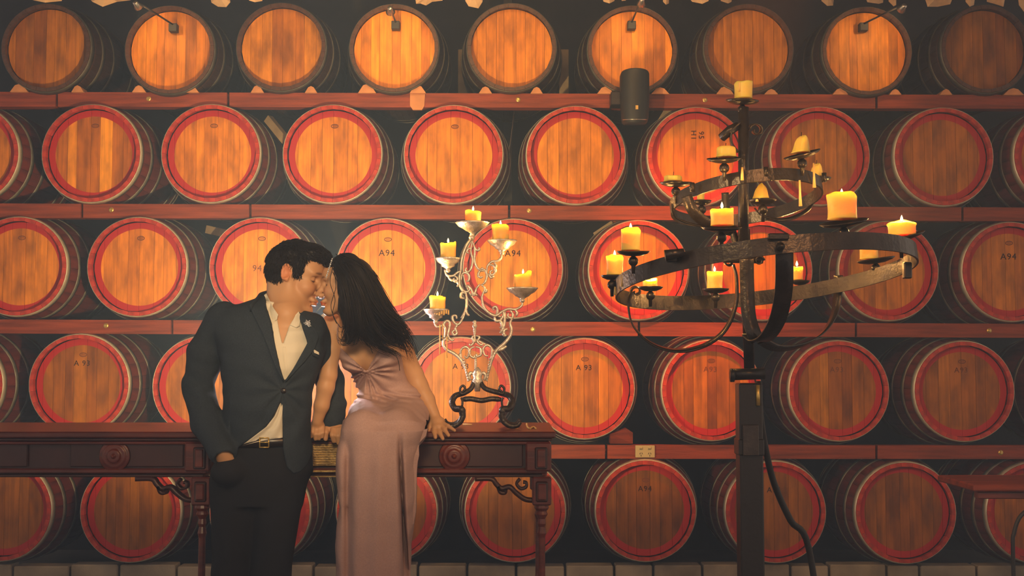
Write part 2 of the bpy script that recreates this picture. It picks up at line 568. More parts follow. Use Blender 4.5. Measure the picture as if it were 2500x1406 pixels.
def arc_mark():
    """small oval cooper's mark: an oval ring crossed by bars"""
    mbm = MB(); n = 20
    for (rx, rz, t) in ((.020, .011, .0022),):
        V = []; F = []
        for k in range(n):
            a = 2 * PI * k / n
            for q in (-1, 1):
                V.append(((rx + q * t) * math.cos(a), 0, (rz + q * t) * math.sin(a)))
        for k in range(n):
            j = (k + 1) % n; F.append([2 * k, 2 * k + 1, 2 * j + 1, 2 * j])
        mbm.add(V, F)
    for z in (-.003, .004):
        mbm.box((-.013, -.0003, z - .0013), (.013, .0003, z + .0013))
    me = bpy.data.meshes.new('cooper_mark'); me.from_pydata([tuple(v) for v in mbm.V], [], mbm.F); me.update(); return me


STAMPS = {}
def get_stamp(t, size):
    if (t, size) not in STAMPS:
        STAMPS[(t, size)] = stamp_mesh(t, size)
    return STAMPS[(t, size)]
MARK = arc_mark()

OAK = (0.80, 0.265, 0.014)
# rows: (x, y, options) in photograph pixels
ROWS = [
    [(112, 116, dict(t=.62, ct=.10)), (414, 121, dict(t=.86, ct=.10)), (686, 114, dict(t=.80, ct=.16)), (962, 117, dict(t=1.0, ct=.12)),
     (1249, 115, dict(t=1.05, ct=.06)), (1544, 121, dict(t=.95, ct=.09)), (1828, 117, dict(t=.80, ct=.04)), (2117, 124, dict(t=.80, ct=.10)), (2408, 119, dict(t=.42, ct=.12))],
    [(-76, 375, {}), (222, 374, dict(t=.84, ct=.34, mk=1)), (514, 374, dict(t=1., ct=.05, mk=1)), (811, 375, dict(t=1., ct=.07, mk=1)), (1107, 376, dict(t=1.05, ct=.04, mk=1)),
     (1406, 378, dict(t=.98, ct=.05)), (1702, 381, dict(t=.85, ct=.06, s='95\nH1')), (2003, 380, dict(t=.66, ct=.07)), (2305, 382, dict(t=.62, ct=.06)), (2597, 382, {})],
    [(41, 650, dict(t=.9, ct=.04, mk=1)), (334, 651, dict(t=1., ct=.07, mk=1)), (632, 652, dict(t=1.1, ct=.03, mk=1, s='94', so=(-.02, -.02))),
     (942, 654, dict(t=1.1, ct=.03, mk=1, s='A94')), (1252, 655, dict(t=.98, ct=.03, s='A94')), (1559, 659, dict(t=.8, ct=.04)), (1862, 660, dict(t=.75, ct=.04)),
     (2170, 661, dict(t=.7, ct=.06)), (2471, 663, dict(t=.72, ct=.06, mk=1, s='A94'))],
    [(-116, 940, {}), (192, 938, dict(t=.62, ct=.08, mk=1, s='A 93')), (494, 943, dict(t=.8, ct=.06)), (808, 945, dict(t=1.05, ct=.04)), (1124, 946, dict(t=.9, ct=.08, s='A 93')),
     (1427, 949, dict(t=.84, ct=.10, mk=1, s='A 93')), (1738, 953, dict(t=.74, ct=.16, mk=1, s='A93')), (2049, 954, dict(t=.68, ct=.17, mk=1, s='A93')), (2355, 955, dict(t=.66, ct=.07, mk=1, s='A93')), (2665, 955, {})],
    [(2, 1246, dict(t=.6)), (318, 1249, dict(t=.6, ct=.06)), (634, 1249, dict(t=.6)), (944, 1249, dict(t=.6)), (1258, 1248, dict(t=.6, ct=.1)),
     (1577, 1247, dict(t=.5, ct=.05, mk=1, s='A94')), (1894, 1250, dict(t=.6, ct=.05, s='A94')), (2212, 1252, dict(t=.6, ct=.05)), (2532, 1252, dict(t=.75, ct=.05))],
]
ROWNAME = ['top row', 'second row', 'middle row', 'fourth row', 'bottom row']
BARRELS = {}


def sub_obj(name, me, parent, mat4, color=None):
    o = bpy.data.objects.new(name, me); COL.objects.link(o); o.parent = parent
    o.matrix_local = mat4
    if color: o.color = (*color, 1)
    return o


for r, row in enumerate(ROWS):
    vis = 0
    for i, (x, y, o_) in enumerate(row):
        kind = 'plain' if r == 0 else 'red'
        st, hoops, lays, r0 = KINDS[kind]
        p = P(x, y, YB)
        where = f'{ORDN[i]} from the left in the {ROWNAME[r]}'
        if r == 0:
            lab = f'dark-rimmed unpainted oak barrel, {where}'
        else:
            ex = ''
            if o_.get('s'): ex = ' stencilled ' + o_['s'].replace('\n', ' ')
            lab = f'red-rimmed oak barrel{ex}, {where}'
        b = thing('wine_barrel', p, lab, 'barrel', 'wine barrels stacked in five rows')
        BARRELS[(r, i)] = b
        rot0 = random.uniform(0, .2)
        for k in range(NST):
            sub_obj('stave', st, b, Matrix.Rotation(rot0 + 2 * PI * k / NST, 4, 'Y'))
        for h in hoops:
            sub_obj('hoop', h, b, Matrix.Identity(4))
        bs = lays[(i * 2 + r) % 3]
        t = o_.get('t', .8) * (1, 1, 1, .80, .72)[r]; ct = o_.get('ct', .06)  # two lower rows: aged wood, with shade below the table put into the tone
        seq = [random.uniform(-1, 1) for _ in bs]
        if (r, i) == (1, 1): seq = [.1, -.5, .6, -.55, -.55, 1.1, -.5, -.7, -.4]
        for k, me in enumerate(bs):
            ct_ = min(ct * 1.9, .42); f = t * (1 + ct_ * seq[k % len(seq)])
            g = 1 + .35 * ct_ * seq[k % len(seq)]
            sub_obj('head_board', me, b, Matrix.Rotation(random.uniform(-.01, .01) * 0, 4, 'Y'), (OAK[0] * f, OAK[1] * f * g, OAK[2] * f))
        if o_.get('mk'):
            mm = MARK.copy(); mm.materials.append(M['stamp_faint'])
            sub_obj('cooper_mark', mm, b, Matrix.Translation((.006, .0482, .168)))
        if o_.get('s'):
            big = '\n' in o_['s']
            me = get_stamp(o_['s'], .052 if r == 2 else .044).copy()
            me.materials.append(M['stamp'] if (r, i) in ((2, 3), (2, 4), (3, 1), (3, 4), (3, 5), (1, 6), (4, 5), (4, 6), (2, 8)) else M['stamp_faint'])
            ox, oz = o_.get('so', (0, .105 if r != 2 else .073))
            mt = Matrix.Translation((ox, .0480, oz))
            if big: mt = Matrix.Translation((.018, .0480, .13)) @ Matrix.Rotation(PI / 2, 4, 'Y')
            sub_obj('stencil_mark', me, b, mt)

# --------------------------------------------------------------- rack
RY0, RY1 = 7.045, 7.125
RAILN = ['top', 'second', 'middle', 'fourth']


def rail_row(n, joints, left, right, bolts, gap=3):
    (t0, b0), (t1, b1) = left, right
    c = P(1250, (t0 + t1) / 2, RY0)
    r_ = thing('rack_rail', (0, c.y, c.z), f'bolted reddish timber rail along the front under the {RAILN[n]} row of barrels', 'rail', 'front rails of the barrel rack')
    for k in range(len(joints) - 1):
        x0, x1 = joints[k] + gap, joints[k + 1] - gap
        f0 = (x0 + 400) / 3300.; f1 = (x1 + 400) / 3300.
        a, b_ = P(x0, t0 + (t1 - t0) * f0, RY0), P(x1, t0 + (t1 - t0) * f1, RY0)
        cc, d = P(x1, b0 + (b1 - b0) * f1, RY0), P(x0, b0 + (b1 - b0) * f0, RY0)
        MB().prism([a, b_, cc, d], (0, RY1 - RY0, 0)).build('board', 'rail', r_, smooth=False)
    for (x, y) in bolts:
        c = P(x, y, RY0)
        MB().lathe([(.0005, -.004), (.013, -.004), (.0145, -.0015), (.0145, .001)], c, (0, 1, 0), 16).build('washer', 'brass', r_)
        MB().lathe([(.0005, -.013), (.007, -.013), (.008, -.010), (.008, -.003)], c, (0, 1, 0), 6).build('bolt', 'brass', r_, smooth=False)
    return r_


r1 = rail_row(0, [-400, 138, 557, 1020, 1491, 2140, 2900], (223, 259), (233, 266), [(363, 241), (1265, 243), (1721, 244)])
rail_row(1, [-400, 200, 611, 1243, 1760, 2350, 2900], (495, 530), (508, 541), [(272, 512), (1292, 514)])
rail_row(2, [-400, 420, 985, 1560, 2090, 2900], (778, 812), (792, 826), [(259, 795), (1301, 804), (2415, 807)])
rail_row(3, [-400, 700, 1480, 2140, 2900], (1084, 1118), (1088, 1121), [(2443, 1105)])
MB().prism([P(1001, 226, RY0 - .012), P(1038, 226, RY0 - .012), P(1036, 258, RY0 - .012), P(1030, 268, RY0 - .012), P(1008, 268, RY0 - .012), P(1001, 258, RY0 - .012)],
           (0, .02, 0)).build('bracket', 'chock', r1, smooth=False)
for n, (ya, yb_) in enumerate(((238, 262), (512, 532), (796, 812), (1096, 1112))):
    a, b_, c, d = P(-500, ya, YB + .72), P(3000, ya, YB + .72), P(3000, yb_, YB + .72), P(-500, yb_, YB + .72)
    MB().prism([a, b_, c, d], (0, .08, 0)).build('rack_rail', 'rail', smooth=False, cat='rail',
        label=f'dark timber rail at the back under the {RAILN[n]} row, behind the barrel bellies')
for n, x in enumerate((1240,)):
    a = P(x, 0, YB + 1.0).x
    MB().box((a - .03, YB + .98, .0), (a + .03, YB + 1.04, 4.3), .003).build('rack_post', 'iron_black', smooth=False, label='black upright post behind the barrels near the middle of the rack', cat='post')
BR = [((655, 290), (700, 345), 20, 'pale diagonal brace in the gap right of the third barrel, second row'), ((508, 560), (560, 572), 20, 'pale brace end in the gap left of the third barrel, middle row'),
      ((1590, 345), (1640, 262), 22, 'pale diagonal brace below the wall speaker'), ((775, 790), (828, 748), 16, 'pale diagonal brace behind the couple at chin height'),
      ((1455, 575), (1500, 545), 14, 'pale brace end left of the sixth barrel in the middle row')]
for (q0, q1, w, lb) in BR:
    a, b_ = P(*q0, YB + .3), P(*q1, YB + .22)
    MB().ribbon([a, b_], (0, 0, 1), w / pxm(YB), .04).build('brace', 'post', smooth=False, label=lb, cat='brace')
for (x, wd, lb) in ((858, 26, 'pale upright block behind the top row, left of the fourth barrel'), (1118, 24, 'pale upright block behind the top row, left of the fifth barrel'), (1365, 24, 'pale upright block behind the top row, right of the fifth barrel')):
    a = P(x, 120, YB + .73); b_ = P(x + wd, 238, YB + .73)
    MB().box((a.x, YB + .73, b_.z), (b_.x, YB + .78, a.z), .004).build('support_block', 'post', smooth=False, label=lb, cat='block')
MB().tube([P(1256, 270, YB + .12), P(1241, 385, YB + .12)], .004).build('tie_rod', 'iron', label='thin diagonal iron rod hanging right of the fifth barrel, second row', cat='rod')

# --------------------------------------------------------------- chocks under the top row
CH = [(46, 205, 44), (189, 208, 30), (339, 208, 34), (466, 208, 38), (628, 208, 32), (759, 210, 30), (896, 205, 44), (1020, 208, 40), (1185, 211, 32),
      (1310, 212, 30), (1478, 211, 40), (1612, 213, 44), (1770, 211, 42), (1883, 217, 34), (2052, 215, 38), (2186, 217, 30), (2310, 217, 30), (2475, 215, 50)]
for k, (x, y, w) in enumerate(CH):
    yb = 223 + (x + 400) / 3300. * 10
    q = [P(x - w / 2, yb, 7.02), P(x - w * .22, y + 3, 7.02), P(x, y, 7.02), P(x + w * .22, y + 3, 7.02), P(x + w / 2, yb, 7.02)]
    side = 'left' if k % 2 == 0 else 'right'
    MB().prism(q, (0, .11, 0)).build('wooden_chock', 'chock', smooth=False,
        label=f'pine wedge at the {side} side under the {ORDN[k // 2]} barrel of the top row', cat='wedge', group='wedges under the top row of barrels')
MB().prism([P(1490, 1060, 7.0), P(1530, 1046, 7.0), P(1545, 1056, 7.0), P(1545, 1083, 7.04), P(1490, 1083, 7.04)], (0, .1, 0)).build(
    'wooden_chock', 'rail', smooth=False, label='dark red wedge beside the barrel above the power outlet', cat='wedge')

# --------------------------------------------------------------- kerb of pale blocks along the floor
kerb = thing('floor_kerb', (0, 7.1, 0), 'row of pale stone blocks along the floor under the lowest barrels', 'kerb')
x = -500
while x < 3000:
    w = random.choice((95, 120, 140, 80)); dy = random.uniform(-3, 3)
    a = P(x + 3, 1381 + dy, 7.04); b_ = P(x + w - 3, 1381 + dy, 7.04)
    MB().box((a.x, 7.04, 0), (b_.x, 7.16, max(a.z, .02)), .006).build('block', 'kerb', kerb, smooth=False)
    x += w
# ------------------------------------------------------------------ sideboards
YT = 4.3; YTB = 4.95
ztop = P(1000, 1054, YT).z


def sideboard(xl, xr, label, plaque=False):
    """carved sideboard; xl, xr in pixels at its front plane"""
    X0 = P(xl, 1060, YT).x; X1 = P(xr, 1060, YT).x
    s = thing('sideboard', ((X0 + X1) / 2, (YT + YTB) / 2, 0), label, 'sideboard', 'pair of carved mahogany sideboards end to end')
    zt = ztop
    def zz(py): return P(1000, py, YT).z
    # moulded top
    MB().box((X0, YT, zt - .022), (X1, YTB, zt), .005).build('table_top', 'mahogany', s, smooth=False)
    MB().box((X0 + .012, YT + .012, zt - .032), (X1 - .012, YTB, zt - .024), .002).build('moulding', 'mahogany_dark', s, smooth=False)
    MB().box((X0 + .02, YT + .02, zt - .046), (X1 - .02, YTB - .02, zt - .034), .004).build('moulding', 'mahogany', s, smooth=False)
    # frieze
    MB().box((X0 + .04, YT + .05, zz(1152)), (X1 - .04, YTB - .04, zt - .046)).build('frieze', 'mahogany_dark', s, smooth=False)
    MB().box((X0 + .03, YT + .03, zz(1158)), (X1 - .03, YTB - .03, zz(1146)), .004).build('moulding', 'mahogany', s, smooth=False)
    MB().box((X0 + .045, YT + .045, zz(1168)), (X1 - .045, YTB - .045, zz(1160)), .003).build('moulding', 'mahogany_dark', s, smooth=False)
    cx = (X0 + X1) / 2
    W = X1 - X0
    # drawers with turned rosettes
    for sx in (-1, 1):
        a = cx + sx * (.075); b_ = cx + sx * (W / 2 - .115)
        lo, hi = min(a, b_), max(a, b_)
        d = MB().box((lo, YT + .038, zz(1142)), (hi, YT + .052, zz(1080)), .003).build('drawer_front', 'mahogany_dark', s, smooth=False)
        if plaque and sx < 0: continue
        rc = Vector(((X0 + X1) / 2 + sx * (.232), YT + .038, zz(1115)))
        MB().lathe([(.001, -.020), (.006, -.021), (.008, -.016), (.011, -.014), (.018, -.018), (.024, -.014), (.026, -.009), (.034, -.012), (.042, -.010), (.046, -.004), (.052, -.008), (.056, 0)],
                   rc, (0, 1, 0), 28).build('rosette', 'mahogany', d)
        MB().lathe([(.0005, -.028), (.004, -.027), (.005, -.02)], rc, (0, 1, 0), 12).build('rosette_button', 'rail', d)
    if plaque:
        xa, xb = P(770, 0, YT).x, P(838, 0, YT).x
        pq = MB()
        pq.box((xa, YT + .026, zz(1139)), (xb, YT + .045, zz(1076)), .003)
        nn = 9
        for k in range(nn):
            zk = zz(1134) + (zz(1082) - zz(1134)) * k / nn
            pq.box((xa + .005, YT + .020, zk), (xb - .005, YT + .03, zk + .0045), .001)
        pq.build('carved_plaque', 'gilt', s, smooth=False)
        MB().box((xa - .02, YT + .02, zz(1154)), (xb + .02, YT + .04, zz(1149)), .001).build('brass_strip', 'gilt', s, smooth=False)
        MB().box((xa - .03, YT + .022, zz(1166)), (xb + .03, YT + .04, zz(1163.5)), .0004).build('brass_strip', 'gilt', s, smooth=False)
    # corner blocks, scroll brackets and turned legs
    for sx in (-1, 1):
        ex = cx + sx * W / 2
        a, b_ = sorted((ex - sx * .015, ex - sx * .105))
        blk = MB().box((a, YT + .012, zz(1152)), (b_, YT + .11, zz(1080)), .006).build('corner_block', 'mahogany', s, smooth=False)
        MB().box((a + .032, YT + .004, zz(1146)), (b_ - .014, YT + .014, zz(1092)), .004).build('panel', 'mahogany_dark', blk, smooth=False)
        MB().box((a + .040, YT - .001, zz(1141)), (b_ - .022, YT + .008, zz(1097)), .003).build('panel', 'mahogany', blk, smooth=False)
        a2, b2 = sorted((ex - sx * .015, ex - sx * .082))
        for (dy, rear) in ((0, False), (.52, True)):
            leg = MB().box((a2, YT + .02 + dy, zz(1236)), (b2, YT + .085 + dy, zz(1166)), .005)
            lx = (a2 + b2) / 2; ly = YT + .052 + dy
            prof = [(.024, 0), (.026, .01), (.018, .02), (.022, .03), (.012, .045), (.015, .06), (.011, .07), (.016, .09), (.012, .105), (.013, .3), (.017, .33), (.012, .36), (.014, .5), (.02, .55), (.013, .60), (.024, .66), (.028, .70)]
            zb = zz(1236); kk = (zb) / .70
            leg.lathe([(r_, -h * kk) for r_, h in prof], (lx, ly, zb), (0, 0, 1), 14)
            lo = leg.build('leg', 'mahogany', s, smooth=False)
            if not rear:
                MB().box((a2 + .012, YT + .012, zz(1227)), (b2 - .012, YT + .024, zz(1176)), .005).build('panel', 'mahogany_dark', lo, smooth=False)
                MB().box((a2 + .019, YT + .006, zz(1222)), (b2 - .019, YT + .018, zz(1182)), .004).build('panel', 'mahogany', lo, smooth=False)
        # scroll bracket running inwards under the frieze
        def B(du, py): return Vector((ex - sx * (.082 + du / pxm(YT)), YT + .05, zz(py)))
        sc = MB()
        sc.ribbon(smoothpath([B(-4, 1225), B(18, 1222), B(40, 1206), B(55, 1192), B(75, 1196), B(88, 1185), B(100, 1172), B(140, 1172)], 5), (0, 1, 0), .03, .016)
        sc.ribbon(smoothpath([B(30, 1172), B(38, 1184), B(28, 1196), B(15, 1192), B(14, 1182), B(22, 1180)], 5), (0, 1, 0), .03, .010)
        sc.ribbon(smoothpath([B(64, 1196), B(66, 1206), B(78, 1205), B(84, 1190)], 4), (0, 1, 0), .03, .012)
        sc.build('scroll_bracket', 'mahogany_dark', s)
    return s


sideboard(-302, 522, 'carved mahogany sideboard at the left edge, rosette drawer left of the man')
sideboard(534, 1357, 'carved mahogany sideboard under the candelabrum, the woman sitting on its edge', True)
# ------------------------------------------------------------------ implicit-surface toolkit for figures and cloth
class Vol:
    def __init__(s, lo, hi, h):
        s.lo = np.array(lo, float); s.h = h
        s.n = (np.ceil((np.array(hi) - s.lo) / h)).astype(int) + 1
        s.ax = [(s.lo[i] + h * np.arange(s.n[i])).astype(np.float32) for i in range(3)]
        s.F = np.full(tuple(s.n), .08, np.float32)

    def blk(s, lo, hi):
        sl = []
        for i in range(3):
            a = max(0, int((lo[i] - s.lo[i]) / s.h)); b = min(s.n[i], int((hi[i] - s.lo[i]) / s.h) + 2)
            if b <= a: return None, None
            sl.append(slice(a, b))
        X = s.ax[0][sl[0]][:, None, None]; Y = s.ax[1][sl[1]][None, :, None]; Z = s.ax[2][sl[2]][None, None, :]
        return tuple(sl), (X, Y, Z)

    def add(s, fn, lo, hi, k=.008):
        m = k + 2 * s.h + .004
        sl, c = s.blk([v - m for v in lo], [v + m for v in hi])
        if sl is None: return s
        a = s.F[sl]; b = fn(*c).astype(np.float32)
        if k > 0:
            hh = np.maximum(k - np.abs(a - b), 0) / k
            s.F[sl] = np.minimum(a, b) - hh * hh * k * .25
        else:
            s.F[sl] = np.minimum(a, b)
        return s

    def cut(s, fn, lo, hi, k=.004):
        m = k + 2 * s.h
        sl, c = s.blk([v - m for v in lo], [v + m for v in hi])
        if sl is None: return s
        a = s.F[sl]; b = -fn(*c).astype(np.float32)
        hh = np.maximum(k - np.abs(a - b), 0) / k
        s.F[sl] = np.maximum(a, b) + hh * hh * k * .25
        return s

    def cone(s, a, b, ra, rb, k=.008, cut=False):
        a = np.array(a, float); b = np.array(b, float); d = b - a; L2 = float(d @ d) + 1e-12
        def fn(X, Y, Z):
            t = np.clip(((X - a[0]) * d[0] + (Y - a[1]) * d[1] + (Z - a[2]) * d[2]) / L2, 0, 1)
            return np.sqrt((X - a[0] - t * d[0]) ** 2 + (Y - a[1] - t * d[1]) ** 2 + (Z - a[2] - t * d[2]) ** 2) - (ra + (rb - ra) * t)
        r = max(ra, rb)
        return (s.cut if cut else s.add)(fn, np.minimum(a, b) - r, np.maximum(a, b) + r, k)

    def chain(s, pts, rad, k=.008):
        for i in range(len(pts) - 1):
            s.cone(pts[i], pts[i + 1], rad[i], rad[i + 1], k)
        return s

    def ell(s, c, r, R=None, k=.008, cut=False):
        c = np.array(c, float); r = np.array(r, float)
        R = np.eye(3) if R is None else np.array(R)
        def fn(X, Y, Z):
            x, y, z = X - c[0], Y - c[1], Z - c[2]
            u = (R[0, 0] * x + R[1, 0] * y + R[2, 0] * z) / r[0]
            v = (R[0, 1] * x + R[1, 1] * y + R[2, 1] * z) / r[1]
            w = (R[0, 2] * x + R[1, 2] * y + R[2, 2] * z) / r[2]
            q = np.sqrt(u * u + v * v + w * w)
            g = np.sqrt((u / r[0]) ** 2 + (v / r[1]) ** 2 + (w / r[2]) ** 2) + 1e-9
            return q * (q - 1) / g
        m = r.max()
        return (s.cut if cut else s.add)(fn, c - m, c + m, k)

    def rings(s, rows, p=2.2, k=.01, off=0.0, wob=None, cut=False):
        """horizontal sections: rows of (py, xl, xr, Yc, b) with x in pixels at depth Yc"""
        zs = []; cx = []; aa = []; cyy = []; bb = []
        for (py, xl, xr, Yc, b) in sorted(rows, key=lambda q: -q[0]):
            l_, r_ = P(xl, py, Yc), P(xr, py, Yc)
            zs.append(l_.z); cx.append((l_.x + r_.x) / 2); aa.append((r_.x - l_.x) / 2 + off); cyy.append(Yc); bb.append(b + off)
        zs = np.array(zs)
        def fn(X, Y, Z):
            z = Z[0, 0, :]
            A = np.interp(z, zs, aa)[None, None, :]; B = np.interp(z, zs, bb)[None, None, :]
            CX = np.interp(z, zs, cx)[None, None, :]; CY = np.interp(z, zs, cyy)[None, None, :]
            q = (np.abs((X - CX) / A) ** p + np.abs((Y - CY) / B) ** p) ** (1 / p)
            d = (q - 1) * np.minimum(A, B)
            if wob is not None: d = d + wob(X, Y, Z)
            d = np.maximum(d, Z - zs[-1] - off); d = np.maximum(d, zs[0] - Z)
            return d
        x0 = min(c - a for c, a in zip(cx, aa)); x1 = max(c + a for c, a in zip(cx, aa))
        y0 = min(c - a for c, a in zip(cyy, bb)); y1 = max(c + a for c, a in zip(cyy, bb))
        return (s.cut if cut else s.add)(fn, (x0, y0, zs[0]), (x1, y1, zs[-1]), k)

    def polycut(s, poly, Ya, Yb, k=.003):
        """remove what projects inside the pixel polygon between depths Ya and Yb"""
        pts = [P(q[0], q[1], (Ya + Yb) / 2) for q in poly]
        allp = [P(q[0], q[1], y) for q in poly for y in (Ya, Yb)]
        lo = [min(p[i] for p in allp) for i in range(3)]; hi = [max(p[i] for p in allp) for i in range(3)]
        lo[1] = Ya; hi[1] = Yb
        return s.cut(lambda X, Y, Z: np.maximum(polysdf(poly, X, Y, Z), np.maximum(Ya - Y, Y - Yb)), lo, hi, k)

    def noise(s, amp, scale, seed=0, stretch=(1, 1, 1), mask=None):
        """cheap smooth displacement from a few sine products"""
        rs = np.random.RandomState(seed)
        X, Y, Z = s.ax[0][:, None, None], s.ax[1][None, :, None], s.ax[2][None, None, :]
        d = 0
        for i in range(5):
            w = rs.normal(size=3) * scale / np.array(stretch); ph = rs.uniform(0, 6.28)
            d = d + np.sin(w[0] * X + w[1] * Y + w[2] * Z + ph)
        d = d * (amp / 2.2)
        if mask is not None: d = d * mask(X, Y, Z)
        s.F += d.astype(np.float32); return s

    def mesh(s):
        F = s.F; nx, ny, nz = F.shape
        S = F < 0
        c = [S[i:nx - 1 + i, j:ny - 1 + j, k:nz - 1 + k] for i in (0, 1) for j in (0, 1) for k in (0, 1)]
        anyi = c[0].copy(); alli = c[0].copy()
        for q in c[1:]: anyi |= q; alli &= q
        act = anyi & ~alli
        idx = np.argwhere(act)
        ids = np.full(act.shape, -1, np.int32); ids[act] = np.arange(len(idx))
        corners = np.array([(i, j, k) for i in (0, 1) for j in (0, 1) for k in (0, 1)])
        val = np.stack([F[idx[:, 0] + a, idx[:, 1] + b, idx[:, 2] + d] for a, b, d in corners], 1)
        acc = np.zeros((len(idx), 3)); cnt = np.zeros(len(idx))
        for a in range(8):
            for b in range(a + 1, 8):
                df = corners[b] - corners[a]
                if np.abs(df).sum() != 1: continue
                va, vb = val[:, a], val[:, b]; m = (va < 0) != (vb < 0)
                t = np.where(m, va / np.where(m, va - vb, 1), 0)
                pt = corners[a] + t[:, None] * df
                acc += pt * m[:, None]; cnt += m
        V = (idx + acc / cnt[:, None]) * s.h + s.lo
        Q = []
        for ax in range(3):
            o = [(1, 2), (2, 0), (0, 1)][ax]
            sh = [slice(None)] * 3; sh2 = [slice(None)] * 3
            sh[ax] = slice(0, F.shape[ax] - 1); sh2[ax] = slice(1, F.shape[ax])
            A, B = S[tuple(sh)], S[tuple(sh2)]
            e = np.argwhere(A != B)
            e = e[(e[:, o[0]] > 0) & (e[:, o[1]] > 0) & (e[:, o[0]] < F.shape[o[0]] - 1) & (e[:, o[1]] < F.shape[o[1]] - 1)]
            if not len(e): continue
            flip = ~A[e[:, 0], e[:, 1], e[:, 2]]
            def g(da, db):
                q = e.copy(); q[:, o[0]] -= da; q[:, o[1]] -= db
                return ids[q[:, 0], q[:, 1], q[:, 2]]
            q = np.stack([g(1, 1), g(0, 1), g(0, 0), g(1, 0)], 1)
            q[flip] = q[flip][:, ::-1]
            Q.append(q)
        Q = np.concatenate(Q); Q = Q[(Q >= 0).all(1)]
        return V, Q

    def front(s, px, py, ya, yb):
        """first depth along the pixel's ray where the surface is met, or None"""
        n = 220; ys = np.linspace(ya, yb, n)
        p0, p1 = P(px, py, ya), P(px, py, yb)
        xs = np.linspace(p0.x, p1.x, n); zs = np.linspace(p0.z, p1.z, n)
        i = ((xs - s.lo[0]) / s.h).round().astype(int); j = ((ys - s.lo[1]) / s.h).round().astype(int); k = ((zs - s.lo[2]) / s.h).round().astype(int)
        ok = (i >= 0) & (j >= 0) & (k >= 0) & (i < s.n[0]) & (j < s.n[1]) & (k < s.n[2])
        v = np.full(n, 1.0); v[ok] = s.F[i[ok], j[ok], k[ok]]
        w = np.nonzero(v < 0)[0]
        if not len(w): return None
        a = w[0]
        if a == 0: return ys[0]
        return ys[a - 1] + (ys[a] - ys[a - 1]) * v[a - 1] / (v[a - 1] - v[a])


def proj(X, Y, Z):
    c, s = math.cos(PITCH), math.sin(PITCH)
    dz = Z - CAMZ
    t = Y * c + dz * s; v = -Y * s + dz * c
    return 1250 + FPX * X / t, 703 - FPX * v / t


def polysdf(poly, X, Y, Z):
    """signed distance (metres) to a pixel polygon, negative inside"""
    px, py = proj(X, Y, Z)
    px, py = np.broadcast_arrays(px, py)
    d = np.full(px.shape, 1e9, np.float32); ins = np.zeros(px.shape, bool)
    n = len(poly)
    for i in range(n):
        x0, y0 = poly[i]; x1, y1 = poly[(i + 1) % n]
        ex, ey = x1 - x0, y1 - y0; wx, wy = px - x0, py - y0
        t = np.clip((wx * ex + wy * ey) / (ex * ex + ey * ey + 1e-9), 0, 1)
        d = np.minimum(d, (wx - ex * t) ** 2 + (wy - ey * t) ** 2)
        c1 = (y0 > py) != (y1 > py)
        xi = (x1 - x0) * (py - y0) / ((y1 - y0) if abs(y1 - y0) > 1e-9 else 1e-9) + x0
        ins ^= c1 & (px < xi)
    d = np.sqrt(d) * (Y / FPX)
    return np.where(ins, -d, d)


def inpoly(x, y, poly):
    c = False; n = len(poly)
    for i in range(n):
        x0, y0 = poly[i]; x1, y1 = poly[(i + 1) % n]
        if (y0 > y) != (y1 > y) and x < (x1 - x0) * (y - y0) / (y1 - y0) + x0: c = not c
    return c


def drape(vol, quadrows, ya, yb, off, thick, fold=None):
    """a patch of cloth laid on the front of a volume. quadrows: list of (left px,py),(right px,py) rows;
    returns verts/faces of a closed shell"""
    nu = 14; V = []; rows = []
    rr = []
    for i in range(len(quadrows) - 1):
        (a, b), (c, d) = quadrows[i], quadrows[i + 1]
        st = max(1, int(max(abs(c[1] - a[1]), abs(d[1] - b[1]), abs(c[0] - a[0])) / 5))
        for k in range(st):
            t = k / st
            rr.append(((a[0] + (c[0] - a[0]) * t, a[1] + (c[1] - a[1]) * t), (b[0] + (d[0] - b[0]) * t, b[1] + (d[1] - b[1]) * t)))
    rr.append(quadrows[-1])
    G = []
    for (a, b) in rr:
        line = []
        for k in range(nu + 1):
            t = k / nu; line.append((a[0] + (b[0] - a[0]) * t, a[1] + (b[1] - a[1]) * t))
        G.append(line)
    D = np.full((len(G), nu + 1), np.nan)
    for i, line in enumerate(G):
        for k, (x, y) in enumerate(line):
            f = vol.front(x, y, ya, yb)
            if f is not None: D[i, k] = f
    # fill misses from neighbours, then smooth
    for _ in range(60):
        if not np.isnan(D).any(): break
        E = D.copy()
        for i, k in np.argwhere(np.isnan(D)):
            nb = [D[a, b] for a, b in ((i - 1, k), (i + 1, k), (i, k - 1), (i, k + 1)) if 0 <= a < D.shape[0] and 0 <= b < D.shape[1] and not np.isnan(D[a, b])]
            if nb: E[i, k] = sum(nb) / len(nb)
        D = E
    for _ in range(2):
        Pd = np.pad(D, 1, mode='edge'); D = (Pd[1:-1, 1:-1] * 2 + Pd[:-2, 1:-1] + Pd[2:, 1:-1] + Pd[1:-1, :-2] + Pd[1:-1, 2:]) / 6
    R, C = D.shape
    for sgn in (0, 1):
        for i in range(R):
            for k in range(C):
                o = off + (fold(i / (R - 1), k / (C - 1)) if fold else 0)
                V.append(P(G[i][k][0], G[i][k][1], D[i, k] - o + sgn * thick))
    F = []; n = R * C
    for i in range(R - 1):
        for k in range(C - 1):
            a, b, c, d = i * C + k, i * C + k + 1, (i + 1) * C + k + 1, (i + 1) * C + k
            F.append([a, d, c, b]); F.append([n + a, n + b, n + c, n + d])
    bd = [k for k in range(C)] + [i * C + C - 1 for i in range(1, R)] + [(R - 1) * C + k for k in range(C - 2, -1, -1)] + [i * C for i in range(R - 2, 0, -1)]
    for q in range(len(bd)):
        a, b = bd[q], bd[(q + 1) % len(bd)]
        F.append([a, b, n + b, n + a])
    return V, F


